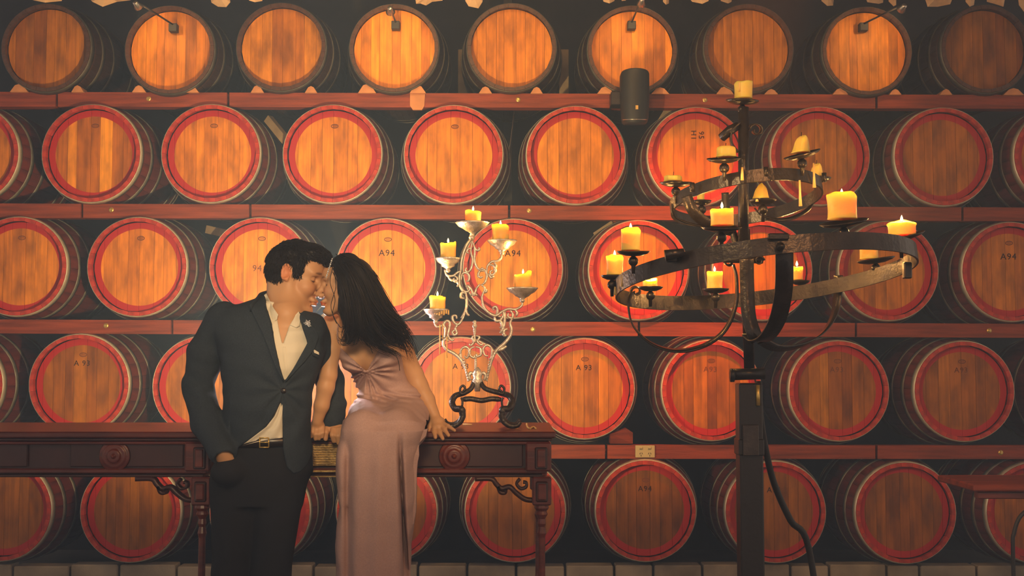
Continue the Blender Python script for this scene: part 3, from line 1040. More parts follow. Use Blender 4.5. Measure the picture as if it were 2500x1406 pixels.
def fixnorm(o):
    bm = bmesh.new(); bm.from_mesh(o.data); bmesh.ops.recalc_face_normals(bm, faces=bm.faces[:]); bm.to_mesh(o.data); bm.free()


class Head:
    """head-local frame: x towards the face, y to the side, z up, origin between the ears"""
    def __init__(s, ear, yaw, pitch, roll, size):
        s.o = np.array(ear, float)
        s.R = np.array(Matrix.Rotation(yaw, 3, 'Z') @ Matrix.Rotation(pitch, 3, 'Y') @ Matrix.Rotation(roll, 3, 'X'))
        s.k = size

    def w(s, x, y, z):
        return s.o + s.R @ (np.array((x, y, z)) * s.k)

    def local(s, V):
        return (np.asarray(V) - s.o) @ s.R / s.k


def build_head(v, h, crown=.092, face=1.0, male=True):
    k = h.k
    def E(c, r, R=None, kk=.012, cut=False):
        RR = h.R if R is None else h.R @ np.array(R)
        v.ell(h.w(*c), np.array(r) * k, RR, kk * k, cut)
    def C(a, b, ra, rb, kk=.01, cut=False):
        v.cone(h.w(*a), h.w(*b), ra * k, rb * k, kk * k, cut)
    E((0, 0, .034), (.095, .074, crown))
    E((.045, 0, -.02), (.048, .060, .078), kk=.02)
    E((.060, 0, .032), (.036, .058, .042), kk=.02)
    jw = .050 if male else .043
    for s in (-1, 1):
        C((.012, s * jw, -.062), (.070, s * .017, -.102), .022, .017, .02)
        C((.005, s * (jw + .006), -.01), (.015, s * jw, -.062), .022, .020, .018)
        E((.066, s * .036, -.030), (.026, .026, .026), kk=.018)
        E((.088, s * .033, .004), (.019, .017, .013), kk=.010, cut=True)
        E((.0705, s * .033, .002), (.0155, .0165, .0135), kk=.002)
        E((.077, s * .034, .024), (.014, .024, .009), kk=.012)
        E((.104, s * .0125, -.040), (.012, .0095, .0095), kk=.006)
        # ear: rim, lobe, hollow
        Re = Matrix.Rotation(s * .35, 3, 'Z') @ Matrix.Rotation(-.18, 3, 'Y')
        E((-.004, s * .077, .001), (.017, .0048, .029), Re, .004)
        E((.001, s * .085, .000), (.0105, .0085, .0175), Re, .003, True)
        Rn = np.array(Re)
        rim = []
        for t in np.linspace(.7, 4.9, 11):
            rr = 1.0 if t < 4.2 else .86
            rim.append(np.array((-.005, s * .083, .001)) + Rn @ np.array((.0155 * rr * math.cos(t), 0, .0275 * rr * math.sin(t))))
        for a_, b_ in zip(rim[:-1], rim[1:]):
            v.cone(h.w(*a_), h.w(*b_), .0027 * k, .0027 * k, .004)
        E((.004, s * .080, -.021), (.0075, .0048, .0085), Re, .003)
    E((.078, 0, -.098), (.021, .024, .018), kk=.016)
    C((.086, 0, .016), (.112, 0, -.030), .0085, .0105, .010)
    E((.1165, 0, -.034), (.0105, .0115, .0095), kk=.006)
    C((.093, -.017, -.064), (.093, .017, -.064), .008, .008, .010)
    E((.0985, 0, -.0655), (.0095, .022, .0065), kk=.004)
    E((.0965, 0, -.0775), (.0095, .020, .0072), kk=.004)
    C((.107, -.024, -.0712), (.107, .024, -.0712), .0018, .0018, .003, True)
    E((.1, 0, -.0885), (.012, .018, .006), kk=.008, cut=True)


def face_tint(V, h, male=True):
    L_ = h.local(V); t = np.ones((len(V), 4)); x, y, z = L_[:, 0], L_[:, 1], L_[:, 2]
    def mix(mask, col):
        m = np.clip(mask, 0, 1)[:, None]; t[:, :3] = t[:, :3] * (1 - m) + np.array(col) * m
    near = (x > .03)
    mid = lambda d, r: np.clip((r - d) / (r * .35), 0, 1)
    lip = np.sqrt(((z + .0715) / .0125) ** 2 + (y / .025) ** 2)
    mix(near * (x > .088) * mid(lip, 1.0), (.98, .72, .66) if male else (1.0, .36, .34))
    for s in (-1, 1):
        br = np.sqrt(((z - .0275 - .12 * (.034 - abs(y))) / .0046) ** 2 + ((y - s * .034) / .022) ** 2)
        mix(near * mid(br, 1.0) * (.7 if male else .6), (.05, .035, .03))
        ey = np.sqrt(((z + .004 + 5.5 * (y - s * .033) ** 2 * -1) / (.0026)) ** 2 + ((y - s * .033) / .0175) ** 2)
        mix((x > .05) * mid(ey, 1.0) * .95, (.05, .035, .03))
        ck = np.sqrt(((z + .03) / .03) ** 2 + ((y - s * .045) / .03) ** 2)
        mix(near * np.clip(1 - ck, 0, 1) * .35, (1.1, .72, .68))
        ea = np.sqrt(((z) / .035) ** 2 + ((x + .005) / .025) ** 2)
        mix((abs(y) > .074) * mid(ea, 1) * .5, (1.1, .66, .56))
    return t


def surface_strands(vol, V, mbx, n, flow, keep, length, r, seed, lift=.25, wob=.18):
    """short locks rooted on a meshed volume, combed along flow(p) in the tangent plane"""
    rs = np.random.RandomState(seed); idx = rs.permutation(len(V))
    F = vol.F; h = vol.h; c = 0
    for i in idx:
        p = V[i]; g = ((p - vol.lo) / h).round().astype(int)
        if (g < 1).any() or (g >= np.array(F.shape) - 1).any(): continue
        if not keep(p): continue
        nx = np.array([F[g[0] + 1, g[1], g[2]] - F[g[0] - 1, g[1], g[2]], F[g[0], g[1] + 1, g[2]] - F[g[0], g[1] - 1, g[2]], F[g[0], g[1], g[2] + 1] - F[g[0], g[1], g[2] - 1]])
        nx = nx / (np.linalg.norm(nx) + 1e-9)
        d = np.array(flow(p), float); d = d / (np.linalg.norm(d) + 1e-9) + rs.normal(size=3) * wob; d = d - nx * (d @ nx); d = d / (np.linalg.norm(d) + 1e-9)
        L_ = rs.uniform(*length)
        pts = [p - nx * .0015, p + d * L_ * .35 + nx * L_ * lift * .5, p + d * L_ * .7 + nx * L_ * lift * .7, p + d * L_ + nx * L_ * lift * .6]
        mbx.tube(pts, [r, r, r * .75, r * .2], 3); c += 1
        if c >= n: break
    return mbx
# ------------------------------------------------------------------ the man
YM = 4.12
mh = Head(P(701, 666, YM), math.radians(-6), math.radians(15), math.radians(-3), 1.0)
# ear facing the camera sits at y = -.079 in head space: shift the frame so that it lands on the measured ear
mh.o = mh.o + mh.R @ np.array((0, .079, 0)) * 1.0
def q(x, y, Y): return np.array(P(x, y, Y))


LOm = (P(430, 1180, 4.2).x, 3.86, P(600, 1150, 4.0).z); HIm = (P(872, 600, 4.2).x, 4.52, P(700, 560, 4.3).z)
v = Vol(LOm, HIm, .0034)
build_head(v, mh, crown=.081, male=True)
v.cone(mh.w(-.022, 0, -.03), q(694, 770, 4.17), .060, .062, .02)
v.cone(mh.w(.01, 0, -.06), q(700, 770, 4.13), .050, .056, .02)
v.rings([(752, 668, 726, 4.17, .06), (770, 600, 760, 4.17, .07), (800, 560, 780, 4.16, .085), (880, 565, 768, 4.15, .095), (1000, 575, 740, 4.15, .09), (1090, 560, 745, 4.17, .09), (1140, 560, 750, 4.18, .09)], k=.025)
v.cone(q(556, 800, 4.165), q(489, 945, 4.19), .036, .030); v.chain([q(489, 945, 4.19), q(507, 1030, 4.14), q(541, 1100, 4.055)], [.030, .030, .027])
v.ell(q(547, 1108, 4.065), (.032, .026, .036)); v.cone(q(547, 1108, 4.065), q(580, 1150, 4.10), .026, .022)
v.chain([q(762, 812, 4.17), q(783, 860, 4.24), q(806, 930, 4.33), q(812, 985, 4.33), q(813, 1035, 4.30)], [.034, .031, .029, .028, .026])
# left hand closed over the table edge
v.ell(q(815, 1047, 4.285), (.040, .024, .022), k=.01)
for (a, b, c) in (((800, 1044, 4.275), (796, 1056, 4.258), (795, 1071, 4.262)), ((814, 1049, 4.262), (812, 1062, 4.247), (815, 1076, 4.258)),
                  ((825, 1050, 4.262), (825, 1064, 4.247), (827, 1081, 4.258)), ((835, 1048, 4.265), (837, 1062, 4.252), (838, 1079, 4.262))):
    v.chain([q(*a), q(*b), q(*c)], [.0105, .0098, .0085], .0035)
v.chain([q(797, 1040, 4.29), q(786, 1052, 4.27), q(783, 1064, 4.262)], [.012, .0105, .009], .004)
V, F = v.mesh()
man = mk('person', V, F, 'skin', origin=(P(690, 1000, 4.15).x, 4.15, 0), tint=face_tint(V, mh, True),
         label='standing man in dark blazer and open white shirt, one hand in his pocket', cat='person')

# shirt ------------------------------------------------------
TORSO = [(724, 640, 718, 4.19, .060), (738, 600, 726, 4.185, .078), (752, 552, 738, 4.17, .092), (775, 522, 772, 4.16, .106), (792, 520, 787, 4.155, .114), (810, 520, 794, 4.15, .122), (860, 536, 792, 4.15, .132),
         (900, 541, 780, 4.15, .134), (940, 546, 764, 4.15, .130), (1000, 548, 757, 4.15, .126), (1050, 548, 758, 4.16, .124), (1095, 552, 761, 4.17, .124), (1160, 560, 760, 4.18, .12)]
vs = Vol((P(520, 0, 4.2).x, 3.98, P(600, 1110, 4.1).z), (P(800, 0, 4.2).x, 4.34, P(600, 712, 4.1).z), .004)
sh = [(r_[0], r_[1] + 14, r_[2] - 14, r_[3], r_[4] - .018) for r_ in TORSO if r_[0] >= 752 and r_[0] < 1080]
vs.rings([(738, 640, 732, 4.175, .066)] + sh + [(1086, 560, 752, 4.17, .105)], k=.01)
vs.noise(.0022, 55, 3, (1.2, 1, .6))
NECKV = [(664, 700), (677, 778), (682, 807), (690, 843), (706, 796), (722, 768), (732, 700)]
vs.polycut(NECKV, 3.9, 4.14, .003)
V, F = vs.mesh()
shirt = mk('shirt', V, F, 'shirt', man, label='ivory white shirt open at the neck')
# placket and buttons
Vp, Fp = drape(vs, [((690, 846), (698, 846)), ((694, 900), (702, 900)), ((692, 930), (700, 930))], 3.98, 4.2, .0015, .002)
o = mk('placket', Vp, Fp, 'shirt', shirt); fixnorm(o)
Vp, Fp = drape(vs, [((684, 984), (690, 984)), ((670, 1016), (692, 1010)), ((650, 1042), (690, 1040)), ((600, 1080), (690, 1068)), ((583, 1091), (600, 1085))], 3.98, 4.2, .012, .003,
               fold=lambda a, b: .004 * math.sin(b * 9 + a * 3))
o = mk('shirt_tail', Vp, Fp, 'shirt', shirt); fixnorm(o)

# jacket -----------------------------------------------------
vj = Vol((P(430, 0, 4.2).x, 3.93, P(600, 1175, 4.1).z), (P(872, 0, 4.2).x, 4.50, P(600, 705, 4.1).z), .0042)
vj.rings(TORSO, k=.012)
# sleeves
vj.chain([q(548, 782, 4.165), q(503, 862, 4.18), q(487, 945, 4.19), q(505, 1030, 4.14), q(542, 1101, 4.06)], [.064, .060, .056, .051, .046], .018)
vj.chain([q(760, 800, 4.17), q(783, 860, 4.24), q(806, 930, 4.33), q(812, 985, 4.33), q(813, 1030, 4.30)], [.052, .048, .046, .044, .040], .018)
# pull folds running to the button, elbow creases
B0 = (689, 952)
def folds(X, Y, Z):
    px, py = proj(X, Y, Z); dx, dy = px - B0[0], py - B0[1]
    r = np.sqrt(dx * dx + dy * dy) + 1; a = np.arctan2(dy, dx)
    f = np.exp(-((r - 45) / 60.0) ** 2) * np.sin(a * 9 + .6) * .0035
    e = np.exp(-((py - 948) / 60.0) ** 2) * (px < 545) * np.sin((py - .8 * (px - 480)) * .13) * .0022
    e2 = np.exp(-((py - 1000) / 50.0) ** 2) * (px > 785) * np.sin((py + .5 * px) * .2) * .002
    u = np.exp(-((py - 1040) / 60.0) ** 2) * ((px > 560) & (px < 760)) * np.sin((px + .55 * py) * .09) * .003
    return f + e + e2 + u
X_, Y_, Z_ = vj.ax[0][:, None, None], vj.ax[1][None, :, None], vj.ax[2][None, None, :]
vj.F += folds(X_, Y_, Z_).astype(np.float32)
vj.noise(.0013, 38, 5)
# gap between sleeve and flank
vj.polycut([(537, 905), (541, 960), (536, 992), (528, 965), (524, 938)], 3.9, 4.5, .004)
VOPEN = [(645, 690), (646, 722), (652, 755), (664, 792), (671, 837), (682, 894), (695, 930), (717, 898), (751, 837), (738, 800), (731, 770), (727, 745), (728, 690)]
vj.polycut(VOPEN, 3.8, 4.15, .003)
vj.cone(q(690, 700, 4.19), q(692, 765, 4.18), .064, .066, .004, cut=True)
LOWC = [(440, 1135), (440, 1210), (800, 1210), (764, 1100), (752, 1132), (733, 1152), (716, 1156), (700, 1140), (691, 1095), (689, 1010), (686, 978), (666, 1020), (642, 1050), (582, 1092), (576, 1135)]
vj.polycut(LOWC, 3.8, 4.6, .003)
vj.ell(q(548, 1122, 4.04), (.031, .036, .034), k=.003, cut=True)   # cuff opening
V, F = vj.mesh()
jacket = mk('jacket', V, F, 'suit', man, label='dark navy wool blazer')
# lapels
for rows in (
    [((610, 750), (647, 724)), ((624, 780), (656, 765)), ((640, 812), (667, 800)), ((655, 850), (674, 842)), ((672, 895), (683, 892)), ((690, 928), (694, 930))],
    [((729, 760), (738, 768)), ((732, 780), (764, 790)), ((745, 812), (779, 822)), ((750, 838), (768, 852)), ((732, 872), (746, 880)), ((712, 906), (718, 910)), ((696, 931), (698, 932))]):
    Vl, Fl = drape(vj, rows, 3.9, 4.3, .010, .006)
    o = mk('lapel', Vl, Fl, 'suit', jacket); fixnorm(o)
# jacket collar round the neck
MB().ribbon(smoothpath([q(612, 752, 4.06), q(628, 735, 4.12), q(642, 722, 4.2), q(690, 716, 4.26), q(722, 746, 4.21)], 6), (.1, -.35, 1), .028, .007).build('collar', 'suit', jacket)
# shirt collar leaves
for rows in (
    [((645, 720), (650, 716)), ((652, 742), (668, 752)), ((657, 768), (679, 768)), ((668, 786), (676, 781))],
    [((722, 768), (729, 760)), ((716, 780), (734, 770)), ((709, 794), (733, 782)), ((724, 800), (731, 796))]):
    Vl, Fl = drape(v, rows, 3.9, 4.3, .016, .003)
    o = mk('shirt_collar', Vl, Fl, 'shirt', shirt); fixnorm(o)
# button, pocket square, brooch, breast pocket
f = vj.front(692, 954, 3.9, 4.3) or 4.02
MB().lathe([(.001, -.003), (.008, -.003), (.0095, 0), (.009, .003)], P(692, 954, f - .004), (0, 1, 0), 16).build('button', 'leather', jacket)
f = vj.front(772, 862, 3.9, 4.3) or 4.06
mp_ = MB(); mp_.prism([P(765, 852, f - .010), P(778, 860, f - .010), P(779, 866, f - .008), P(764, 860, f - .008)], (0, .004, 0)).build('pocket_square', 'shirt', jacket, smooth=False)
Vl, Fl = drape(vj, [((762, 860), (780, 868)), ((762, 868), (779, 876))], 3.9, 4.3, .005, .004)
o = mk('breast_pocket', Vl, Fl, 'suit', jacket); fixnorm(o)
f = vj.front(751, 791, 3.9, 4.3) or 4.06
br = MB()
for k in range(13):
    a = k * 2 * PI / 13; rr = 6 + 2.5 * (k % 2)
    br.tube([P(751, 791, f - .012), P(751 + rr * math.cos(a), 791 + rr * math.sin(a) * 1.15, f - .014)], [.0013, .0006], 5)
    br.sphere(P(751 + rr * math.cos(a), 791 + rr * math.sin(a) * 1.15, f - .014), .0022, n=6)
br.sphere(P(751, 791, f - .014), .004, n=8)
br.build('brooch', 'crystal', jacket, label='small silver starburst brooch on the lapel')

# trousers, belt, shoes --------------------------------------
vt = Vol((P(490, 0, 4.3).x, 3.92, .06), (P(790, 0, 4.3).x, 4.42, P(600, 1060, 4.1).z), .009)
vt.rings([(1066, 556, 757, 4.17, .112), (1100, 540, 760, 4.18, .12), (1150, 522, 764, 4.19, .125), (1190, 520, 744, 4.19, .12), (1230, 522, 736, 4.19, .11)], k=.02)
kz = P(600, 1400, 4.15)
vt.cone(q(578, 1180, 4.18), (P(566, 1400, 4.14).x, 4.14, kz.z), .088, .064, .02); vt.cone((P(566, 1400, 4.14).x, 4.14, kz.z), (P(566, 1400, 4.14).x - .01, 4.2, .10), .064, .048, .02)
vt.cone(q(682, 1190, 4.18), (P(662, 1400, 4.12).x, 4.12, kz.z), .084, .062, .02); vt.cone((P(662, 1400, 4.12).x, 4.12, kz.z), (P(662, 1400, 4.12).x, 4.18, .10), .062, .048, .02)
vt.ell(q(558, 1152, 4.08), (.058, .060, .048), k=.02)
vt.ell(q(541, 1097, 4.05), (.034, .05, .026), k=.003, cut=True)
V, F = vt.mesh(); mk('trousers', V, F, 'trouser', man)
for (x, Y) in ((P(566, 1400, 4.14).x - .01, 4.17), (P(662, 1400, 4.12).x, 4.15)):
    sh_ = Vol((x - .08, Y - .24, -.01), (x + .08, Y + .12, .16), .008)
    sh_.ell((x, Y - .06, .045), (.045, .13, .042)); sh_.ell((x, Y - .13, .035), (.048, .07, .034)); sh_.cone((x, Y + .02, .06), (x, Y + .02, .12), .045, .048)
    sh_.cut(lambda X, Y2, Z: Z - .002 + 0 * X + 0 * Y2, (x - .1, Y - .3, -.1), (x + .1, Y + .2, .002))
    V, F = sh_.mesh(); mk('shoe', V, F, 'leather', man)
bp = [q(640 + 118 * math.sin(a), 1079 - 3 * math.sin(a), 4.17 - .118 * math.cos(a)) for a in np.linspace(-1.3, .75, 18)]
belt = MB().ribbon(bp, (0, 0, 1), .032, .004).build('belt', 'leather', man)
yb_ = 4.17 - .118 - .006
bk = MB()
for (a, b) in (((633, 1069), (656, 1069)), ((633, 1092), (656, 1092)), ((634, 1069), (634, 1092)), ((656, 1069), (656, 1092))):
    bk.tube([P(*a, yb_), P(*b, yb_)], .0022, 6)
bk.tube([P(634, 1080, yb_ - .002), P(657, 1080, yb_ - .002)], .0018, 6)
bk.build('buckle', 'brass', belt)

# hair -------------------------------------------------------
vh = Vol((P(630, 0, 4.2).x, 3.9, P(700, 720, 4.1).z), (P(830, 0, 4.2).x, 4.36, P(700, 575, 4.2).z), .0028)
k_ = 1.0
vh.ell(mh.w(-.001, 0, .036), np.array((.100, .081, .086)), mh.R, .01)
vh.ell(mh.w(-.022, 0, .012), np.array((.075, .076, .080)), mh.R, .012)
vh.ell(mh.w(.048, 0, .083), np.array((.058, .060, .037)), mh.R, .015)      # fuller fringe at the front
vh.ell(mh.w(.028, -.072, .028), np.array((.016, .010, .040)), mh.R, .008)   # sideburn
vh.ell(mh.w(.028, .072, .028), np.array((.016, .010, .040)), mh.R, .008)
vh.noise(.0016, 120, 9, (2.5, 1, 1.5)); vh.noise(.0018, 60, 10)
# cut: face, ear, below nape
def facecut(X, Y, Z):
    x, y, z = [(mh.R[0, i] * (X - mh.o[0]) + mh.R[1, i] * (Y - mh.o[1]) + mh.R[2, i] * (Z - mh.o[2])) for i in range(3)]
    front = -np.minimum(x - .048 - .10 * np.maximum(z - .04, 0), .064 - z + .10 * (x - .05))   # in front of the hair line
    side = -np.minimum(x - .020, -.004 - z)          # below the sideburn
    nape = (z + .052 - .55 * np.minimum(x, 0) * -1 * 0) + .0
    low = (z + .050) + .30 * np.clip(x + .06, -1, 1)
    return np.minimum(np.minimum(front, side), low)
vh.cut(facecut, vh.lo + .001, vh.lo + (vh.n - 1) * vh.h - .001, .006)
for s in (-1, 1):
    vh.ell(mh.w(-.004, s * .084, .0), np.array((.026, .022, .037)), mh.R, .004, cut=True)
V, F = vh.mesh(); hair = mk('hair', V, F, 'hair', man, label='short black hair')
def mflow(p):
    l_ = mh.local(p[None])[0]; up = max(0.0, min(1.0, (l_[2] - .02) / .09))
    d = np.array((.75 * up + .10, 0, -.15 - 1.0 * (1 - up))); return mh.R @ d
tf = surface_strands(vh, V, MB(), 8000, mflow, lambda p: True, (.010, .022), .0011, 4, .30, .30)
tf.build('hair_tufts', 'hair', hair, kind='stuff')
# ------------------------------------------------------------------ the woman, seated on the sideboard
YW = 4.12
wh = Head(P(851, 688, YW), math.radians(180 + 11), math.radians(2), math.radians(6), .87)
wh.o = wh.o + wh.R @ np.array((0, -.079, 0)) * .87
LOw = (P(752, 0, 4.6).x, 3.88, P(700, 1100, 4.1).z); HIw = (P(1125, 0, 4.6).x, 4.66, P(700, 600, 4.2).z)
v = Vol(LOw, HIw, .0036)
build_head(v, wh, crown=.078, male=False)
v.cone(wh.w(-.02, 0, -.035), q(868, 792, 4.27), .046, .046, .02)
v.cone(wh.w(.0, 0, -.07), q(868, 800, 4.25), .036, .046, .02)
BODY = [(776, 822, 905, 4.28, .045), (790, 803, 940, 4.28, .060), (810, 802, 965, 4.29, .075), (840, 812, 978, 4.30, .088), (865, 828, 976, 4.31, .095), (900, 850, 983, 4.34, .095),
        (930, 868, 995, 4.37, .088), (960, 884, 1012, 4.40, .085), (985, 880, 1026, 4.43, .10), (1020, 866, 1036, 4.45, .12), (1050, 862, 1040, 4.46, .12)]
v.rings(BODY, k=.02, off=-.004)
v.ell(q(866, 872, 4.245), (.046, .050, .048), k=.03); v.ell(q(940, 866, 4.255), (.048, .050, .048), k=.03)
# near arm, straight down to the edge
v.chain([q(817, 796, 4.27), q(808, 850, 4.24), q(802, 915, 4.235), q(795, 945, 4.235), q(785, 990, 4.24), q(775, 1028, 4.25)], [.040, .033, .0285, .029, .025, .0185], .012)
v.ell(q(815, 790, 4.275), (.036, .040, .036), k=.02)
# hand beside the man's hip, fingers over the edge
v.ell(q(774, 1042, 4.262), (.028, .018, .024), k=.012)
for (a, b, c) in (((764, 1044, 4.255), (761, 1055, 4.247), (760, 1066, 4.252)), ((772, 1048, 4.252), (770, 1060, 4.243), (770, 1072, 4.25)),
                  ((781, 1048, 4.252), (779, 1060, 4.243), (779, 1071, 4.25)), ((788, 1045, 4.255), (788, 1056, 4.247), (787, 1066, 4.252))):
    v.chain([q(*a), q(*b), q(*c)], [.0085, .0078, .0065], .003)
# far arm
v.chain([q(963, 822, 4.345), q(985, 862, 4.36), q(1012, 915, 4.375), q(1022, 940, 4.375), q(1042, 975, 4.37), q(1060, 1012, 4.355)], [.043, .037, .031, .0315, .027, .0195], .012)
v.ell(q(960, 815, 4.34), (.040, .044, .040), k=.02)
v.ell(q(1068, 1030, 4.345), (.027, .024, .021), k=.012)
v.ell(q(1070, 1040, 4.33), (.026, .022, .012), k=.010)
for pts_, r_ in ((((1060, 1040, 4.33), (1060, 1055, 4.305), (1063, 1068, 4.287)), (.0088, .008, .0068)),
                 (((1068, 1043, 4.325), (1073, 1056, 4.302), (1081, 1071, 4.285)), (.009, .0082, .0068)),
                 (((1076, 1040, 4.325), (1086, 1050, 4.302), (1095, 1063, 4.288)), (.0088, .008, .0066)),
                 (((1080, 1033, 4.33), (1094, 1040, 4.308), (1110, 1051, 4.292)), (.0082, .0072, .0058)),
                 (((1056, 1028, 4.345), (1048, 1042, 4.33), (1046, 1052, 4.318)), (.0095, .0085, .007))):
    v.chain([q(*a) for a in pts_], r_, .0035)
# legs down under the skirt
v2 = v
V, F = v.mesh()
woman = mk('person', V, F, 'skin', origin=(P(930, 1050, 4.4).x, 4.4, 0), tint=face_tint(V, wh, False),
           label='seated woman in long dusty pink dress with loose dark hair, leaning towards the man', cat='person')

# dress ------------------------------------------------------
TW = (896, 907)
vd = Vol((P(805, 0, 4.6).x, 3.96, .02), (P(1062, 0, 4.6).x, 4.66, P(900, 822, 4.2).z), .0038)
vd.rings([r_ for r_ in BODY if r_[0] >= 810], k=.012, off=.004)
vd.ell(q(866, 872, 4.243), (.051, .056, .052), k=.03); vd.ell(q(940, 866, 4.253), (.053, .056, .052), k=.03)
# overlapping tucked fabric at the waist
vd.ell(q(905, 962, 4.335), (.048, .05, .040), k=.02); vd.ell(q(975, 962, 4.36), (.070, .06, .036), k=.02)
# hips and thighs coming forward
vd.ell(q(950, 1012, 4.42), (.142, .14, .078), k=.02)
def skirtf(X, Y, Z):
    px, py = proj(X, Y, Z)
    w = (px - 826) / 190.0
    t_ = np.clip((py - 1040) / 90, 0, 1)
    g = .016 * np.exp(-((w - .13) / .05) ** 2) + .040 * np.exp(-((w - .795 - .06 * np.clip((py - 1120) / 250, 0, 2)) / .030) ** 2) - .006 * np.exp(-((w - .45) / .2) ** 2) + .0035 * np.sin(w * 24 + py * .004)
    return np.where(Y < 4.16, g * t_, 0)
vd.rings([(1032, 846, 1036, 4.17, .105), (1048, 840, 1042, 4.15, .115), (1085, 829, 1022, 4.14, .11), (1110, 825, 1018, 4.14, .11), (1150, 824, 1016, 4.14, .11), (1235, 833, 1015, 4.14, .11), (1290, 826, 1010, 4.14, .11),
          (1330, 823, 1004, 4.14, .115), (1406, 826, 1002, 4.14, .12), (1560, 822, 1006, 4.14, .125), (1760, 816, 1014, 4.14, .13)], p=2.6, k=.035, wob=skirtf)
vd.chain([q(910, 1020, 4.36), q(888, 1046, 4.10)], [.085, .066], .03); vd.chain([q(985, 1018, 4.36), q(968, 1046, 4.12)], [.085, .066], .04)
vd.chain([q(1010, 1020, 4.40), q(1005, 1050, 4.22)], [.060, .052], .03)
def pleats(X, Y, Z):
    px, py = proj(X, Y, Z); dx, dy = px - TW[0], py - TW[1]
    r = np.sqrt(dx * dx + dy * dy) + 1; a = np.arctan2(dy, dx)
    f = np.exp(-((r - 34) / 34.0) ** 2) * np.sin(a * 17 + np.sin(a * 5) * 1.5) * .0055
    knot = -np.exp(-(r / 11.0) ** 2) * .010
    sw = np.exp(-((py - 968) / 16.0) ** 2) * np.sin((py - .22 * (px - 900) + 3 * np.sin(px * .05)) * .42) * .0034
    return (f + knot + sw) * (py < 992)
X_, Y_, Z_ = vd.ax[0][:, None, None], vd.ax[1][None, :, None], vd.ax[2][None, None, :]
vd.F += pleats(X_, Y_, Z_).astype(np.float32)
vd.noise(.0010, 40, 8)
NECK = [(800, 760), (829, 846), (852, 868), (872, 886), (893, 905), (898, 903), (906, 884), (922, 858), (937, 832), (947, 850), (962, 856), (990, 870), (1060, 760)]
vd.polycut(NECK, 3.8, 4.7, .003)
V, F = vd.mesh()
dress = mk('dress', V, F, 'dress', woman, label='dusty pink V-neck dress with a twisted gathered bodice')
# flap with a pointed lower end hanging at the right
fl = MB(); ptsf = [(1026, 1052), (1044, 1046), (1040, 1064), (1022, 1082), (1023, 1112), (1018, 1136), (1015, 1250), (1009, 1281), (1002, 1262), (992, 1206), (982, 1150), (976, 1100), (984, 1070), (1004, 1058)]
base = [P(x, y, 4.075 + .03 * (x - 976) / 60 + .02 * math.sin((x - 976) * .06)) for x, y in ptsf]
fl.prism(base, (0, .007, 0)); o = fl.build('skirt_flap', 'dress', dress)
tri = bmesh.new(); tri.from_mesh(o.data); bmesh.ops.triangulate(tri, faces=tri.faces[:]); bmesh.ops.recalc_face_normals(tri, faces=tri.faces[:]); tri.to_mesh(o.data); tri.free()
o.data.polygons.foreach_set('use_smooth', [False] * len(o.data.polygons))
# straps
for pts_ in ([(829, 846, 4.235), (824, 820, 4.21), (826, 795, 4.22), (836, 778, 4.26)], [(937, 833, 4.235), (928, 812, 4.22), (920, 795, 4.24), (915, 784, 4.28)]):
    MB().tube(smoothpath([q(*p) for p in pts_]), .0028, 6).build('strap', 'dress', dress)
# shoes
for x in (900, 955):
    px_ = P(x, 1400, 4.12).x
    sv = Vol((px_ - .07, 3.86, -.01), (px_ + .07, 4.26, .16), .007)
    sv.ell((px_, 4.02, .03), (.036, .11, .026)); sv.ell((px_, 3.95, .024), (.038, .06, .022)); sv.cone((px_, 4.1, .05), (px_, 4.12, .12), .034, .036)
    V, F = sv.mesh(); mk('shoe', V, F, 'dress', woman)

# hair -------------------------------------------------------
vh = Vol((P(790, 0, 4.3).x, 3.92, P(900, 900, 4.1).z), (P(1035, 0, 4.5).x, 4.52, P(900, 612, 4.2).z), .0036)
vh.ell(wh.w(-.016, 0, .026), np.array((.090, .077, .080)) * .93, wh.R, .01)
vh.ell(wh.w(.010, 0, .062), np.array((.076, .070, .048)) * .93, wh.R, .015)
MAIN = [((846, 650, 4.10), .050), ((872, 690, 4.10), .060), ((893, 735, 4.12), .062), ((915, 775, 4.16), .060), ((936, 797, 4.19), .040), ((958, 815, 4.23), .022), ((975, 832, 4.26), .008)]
vh.chain([q(*a) for a, b in MAIN], [b for a, b in MAIN], .03)
vh.chain([q(852, 690, 4.06), q(852, 740, 4.07), q(858, 785, 4.10), q(872, 815, 4.13)], [.030, .032, .022, .008], .02)
vh.chain([q(885, 740, 4.09), q(905, 800, 4.12), q(925, 835, 4.15)], [.045, .024, .008], .02)
def wface(X, Y, Z):
    x, y, z = [(wh.R[0, i] * (X - wh.o[0]) + wh.R[1, i] * (Y - wh.o[1]) + wh.R[2, i] * (Z - wh.o[2])) / wh.k for i in range(3)]
    return -np.minimum(x - .040 - .30 * np.maximum(z - .045, 0), .066 - z)
vh.cut(wface, vh.lo + .001, vh.lo + (vh.n - 1) * vh.h - .001, .008)
vh.noise(.0030, 60, 19, (1.3, 1, 2.5))
V, F = vh.mesh(); hair = mk('hair', V, F, 'hair', woman, label='long loose wavy dark hair')
CR = np.array(P(838, 640, 4.08))
def wflow(p):
    d = p - CR; d = d / (np.linalg.norm(d) + .01); return (d[0] + .15, d[1] * .6, d[2] - .25)
surface_strands(vh, V, MB(), 2800, wflow, lambda p: p[2] < P(860, 655, 4.1).z, (.02, .045), .0009, 21, .0, .05).build('hair_strands', 'hair', hair, kind='stuff')
st = MB(); rs = random.Random(11)
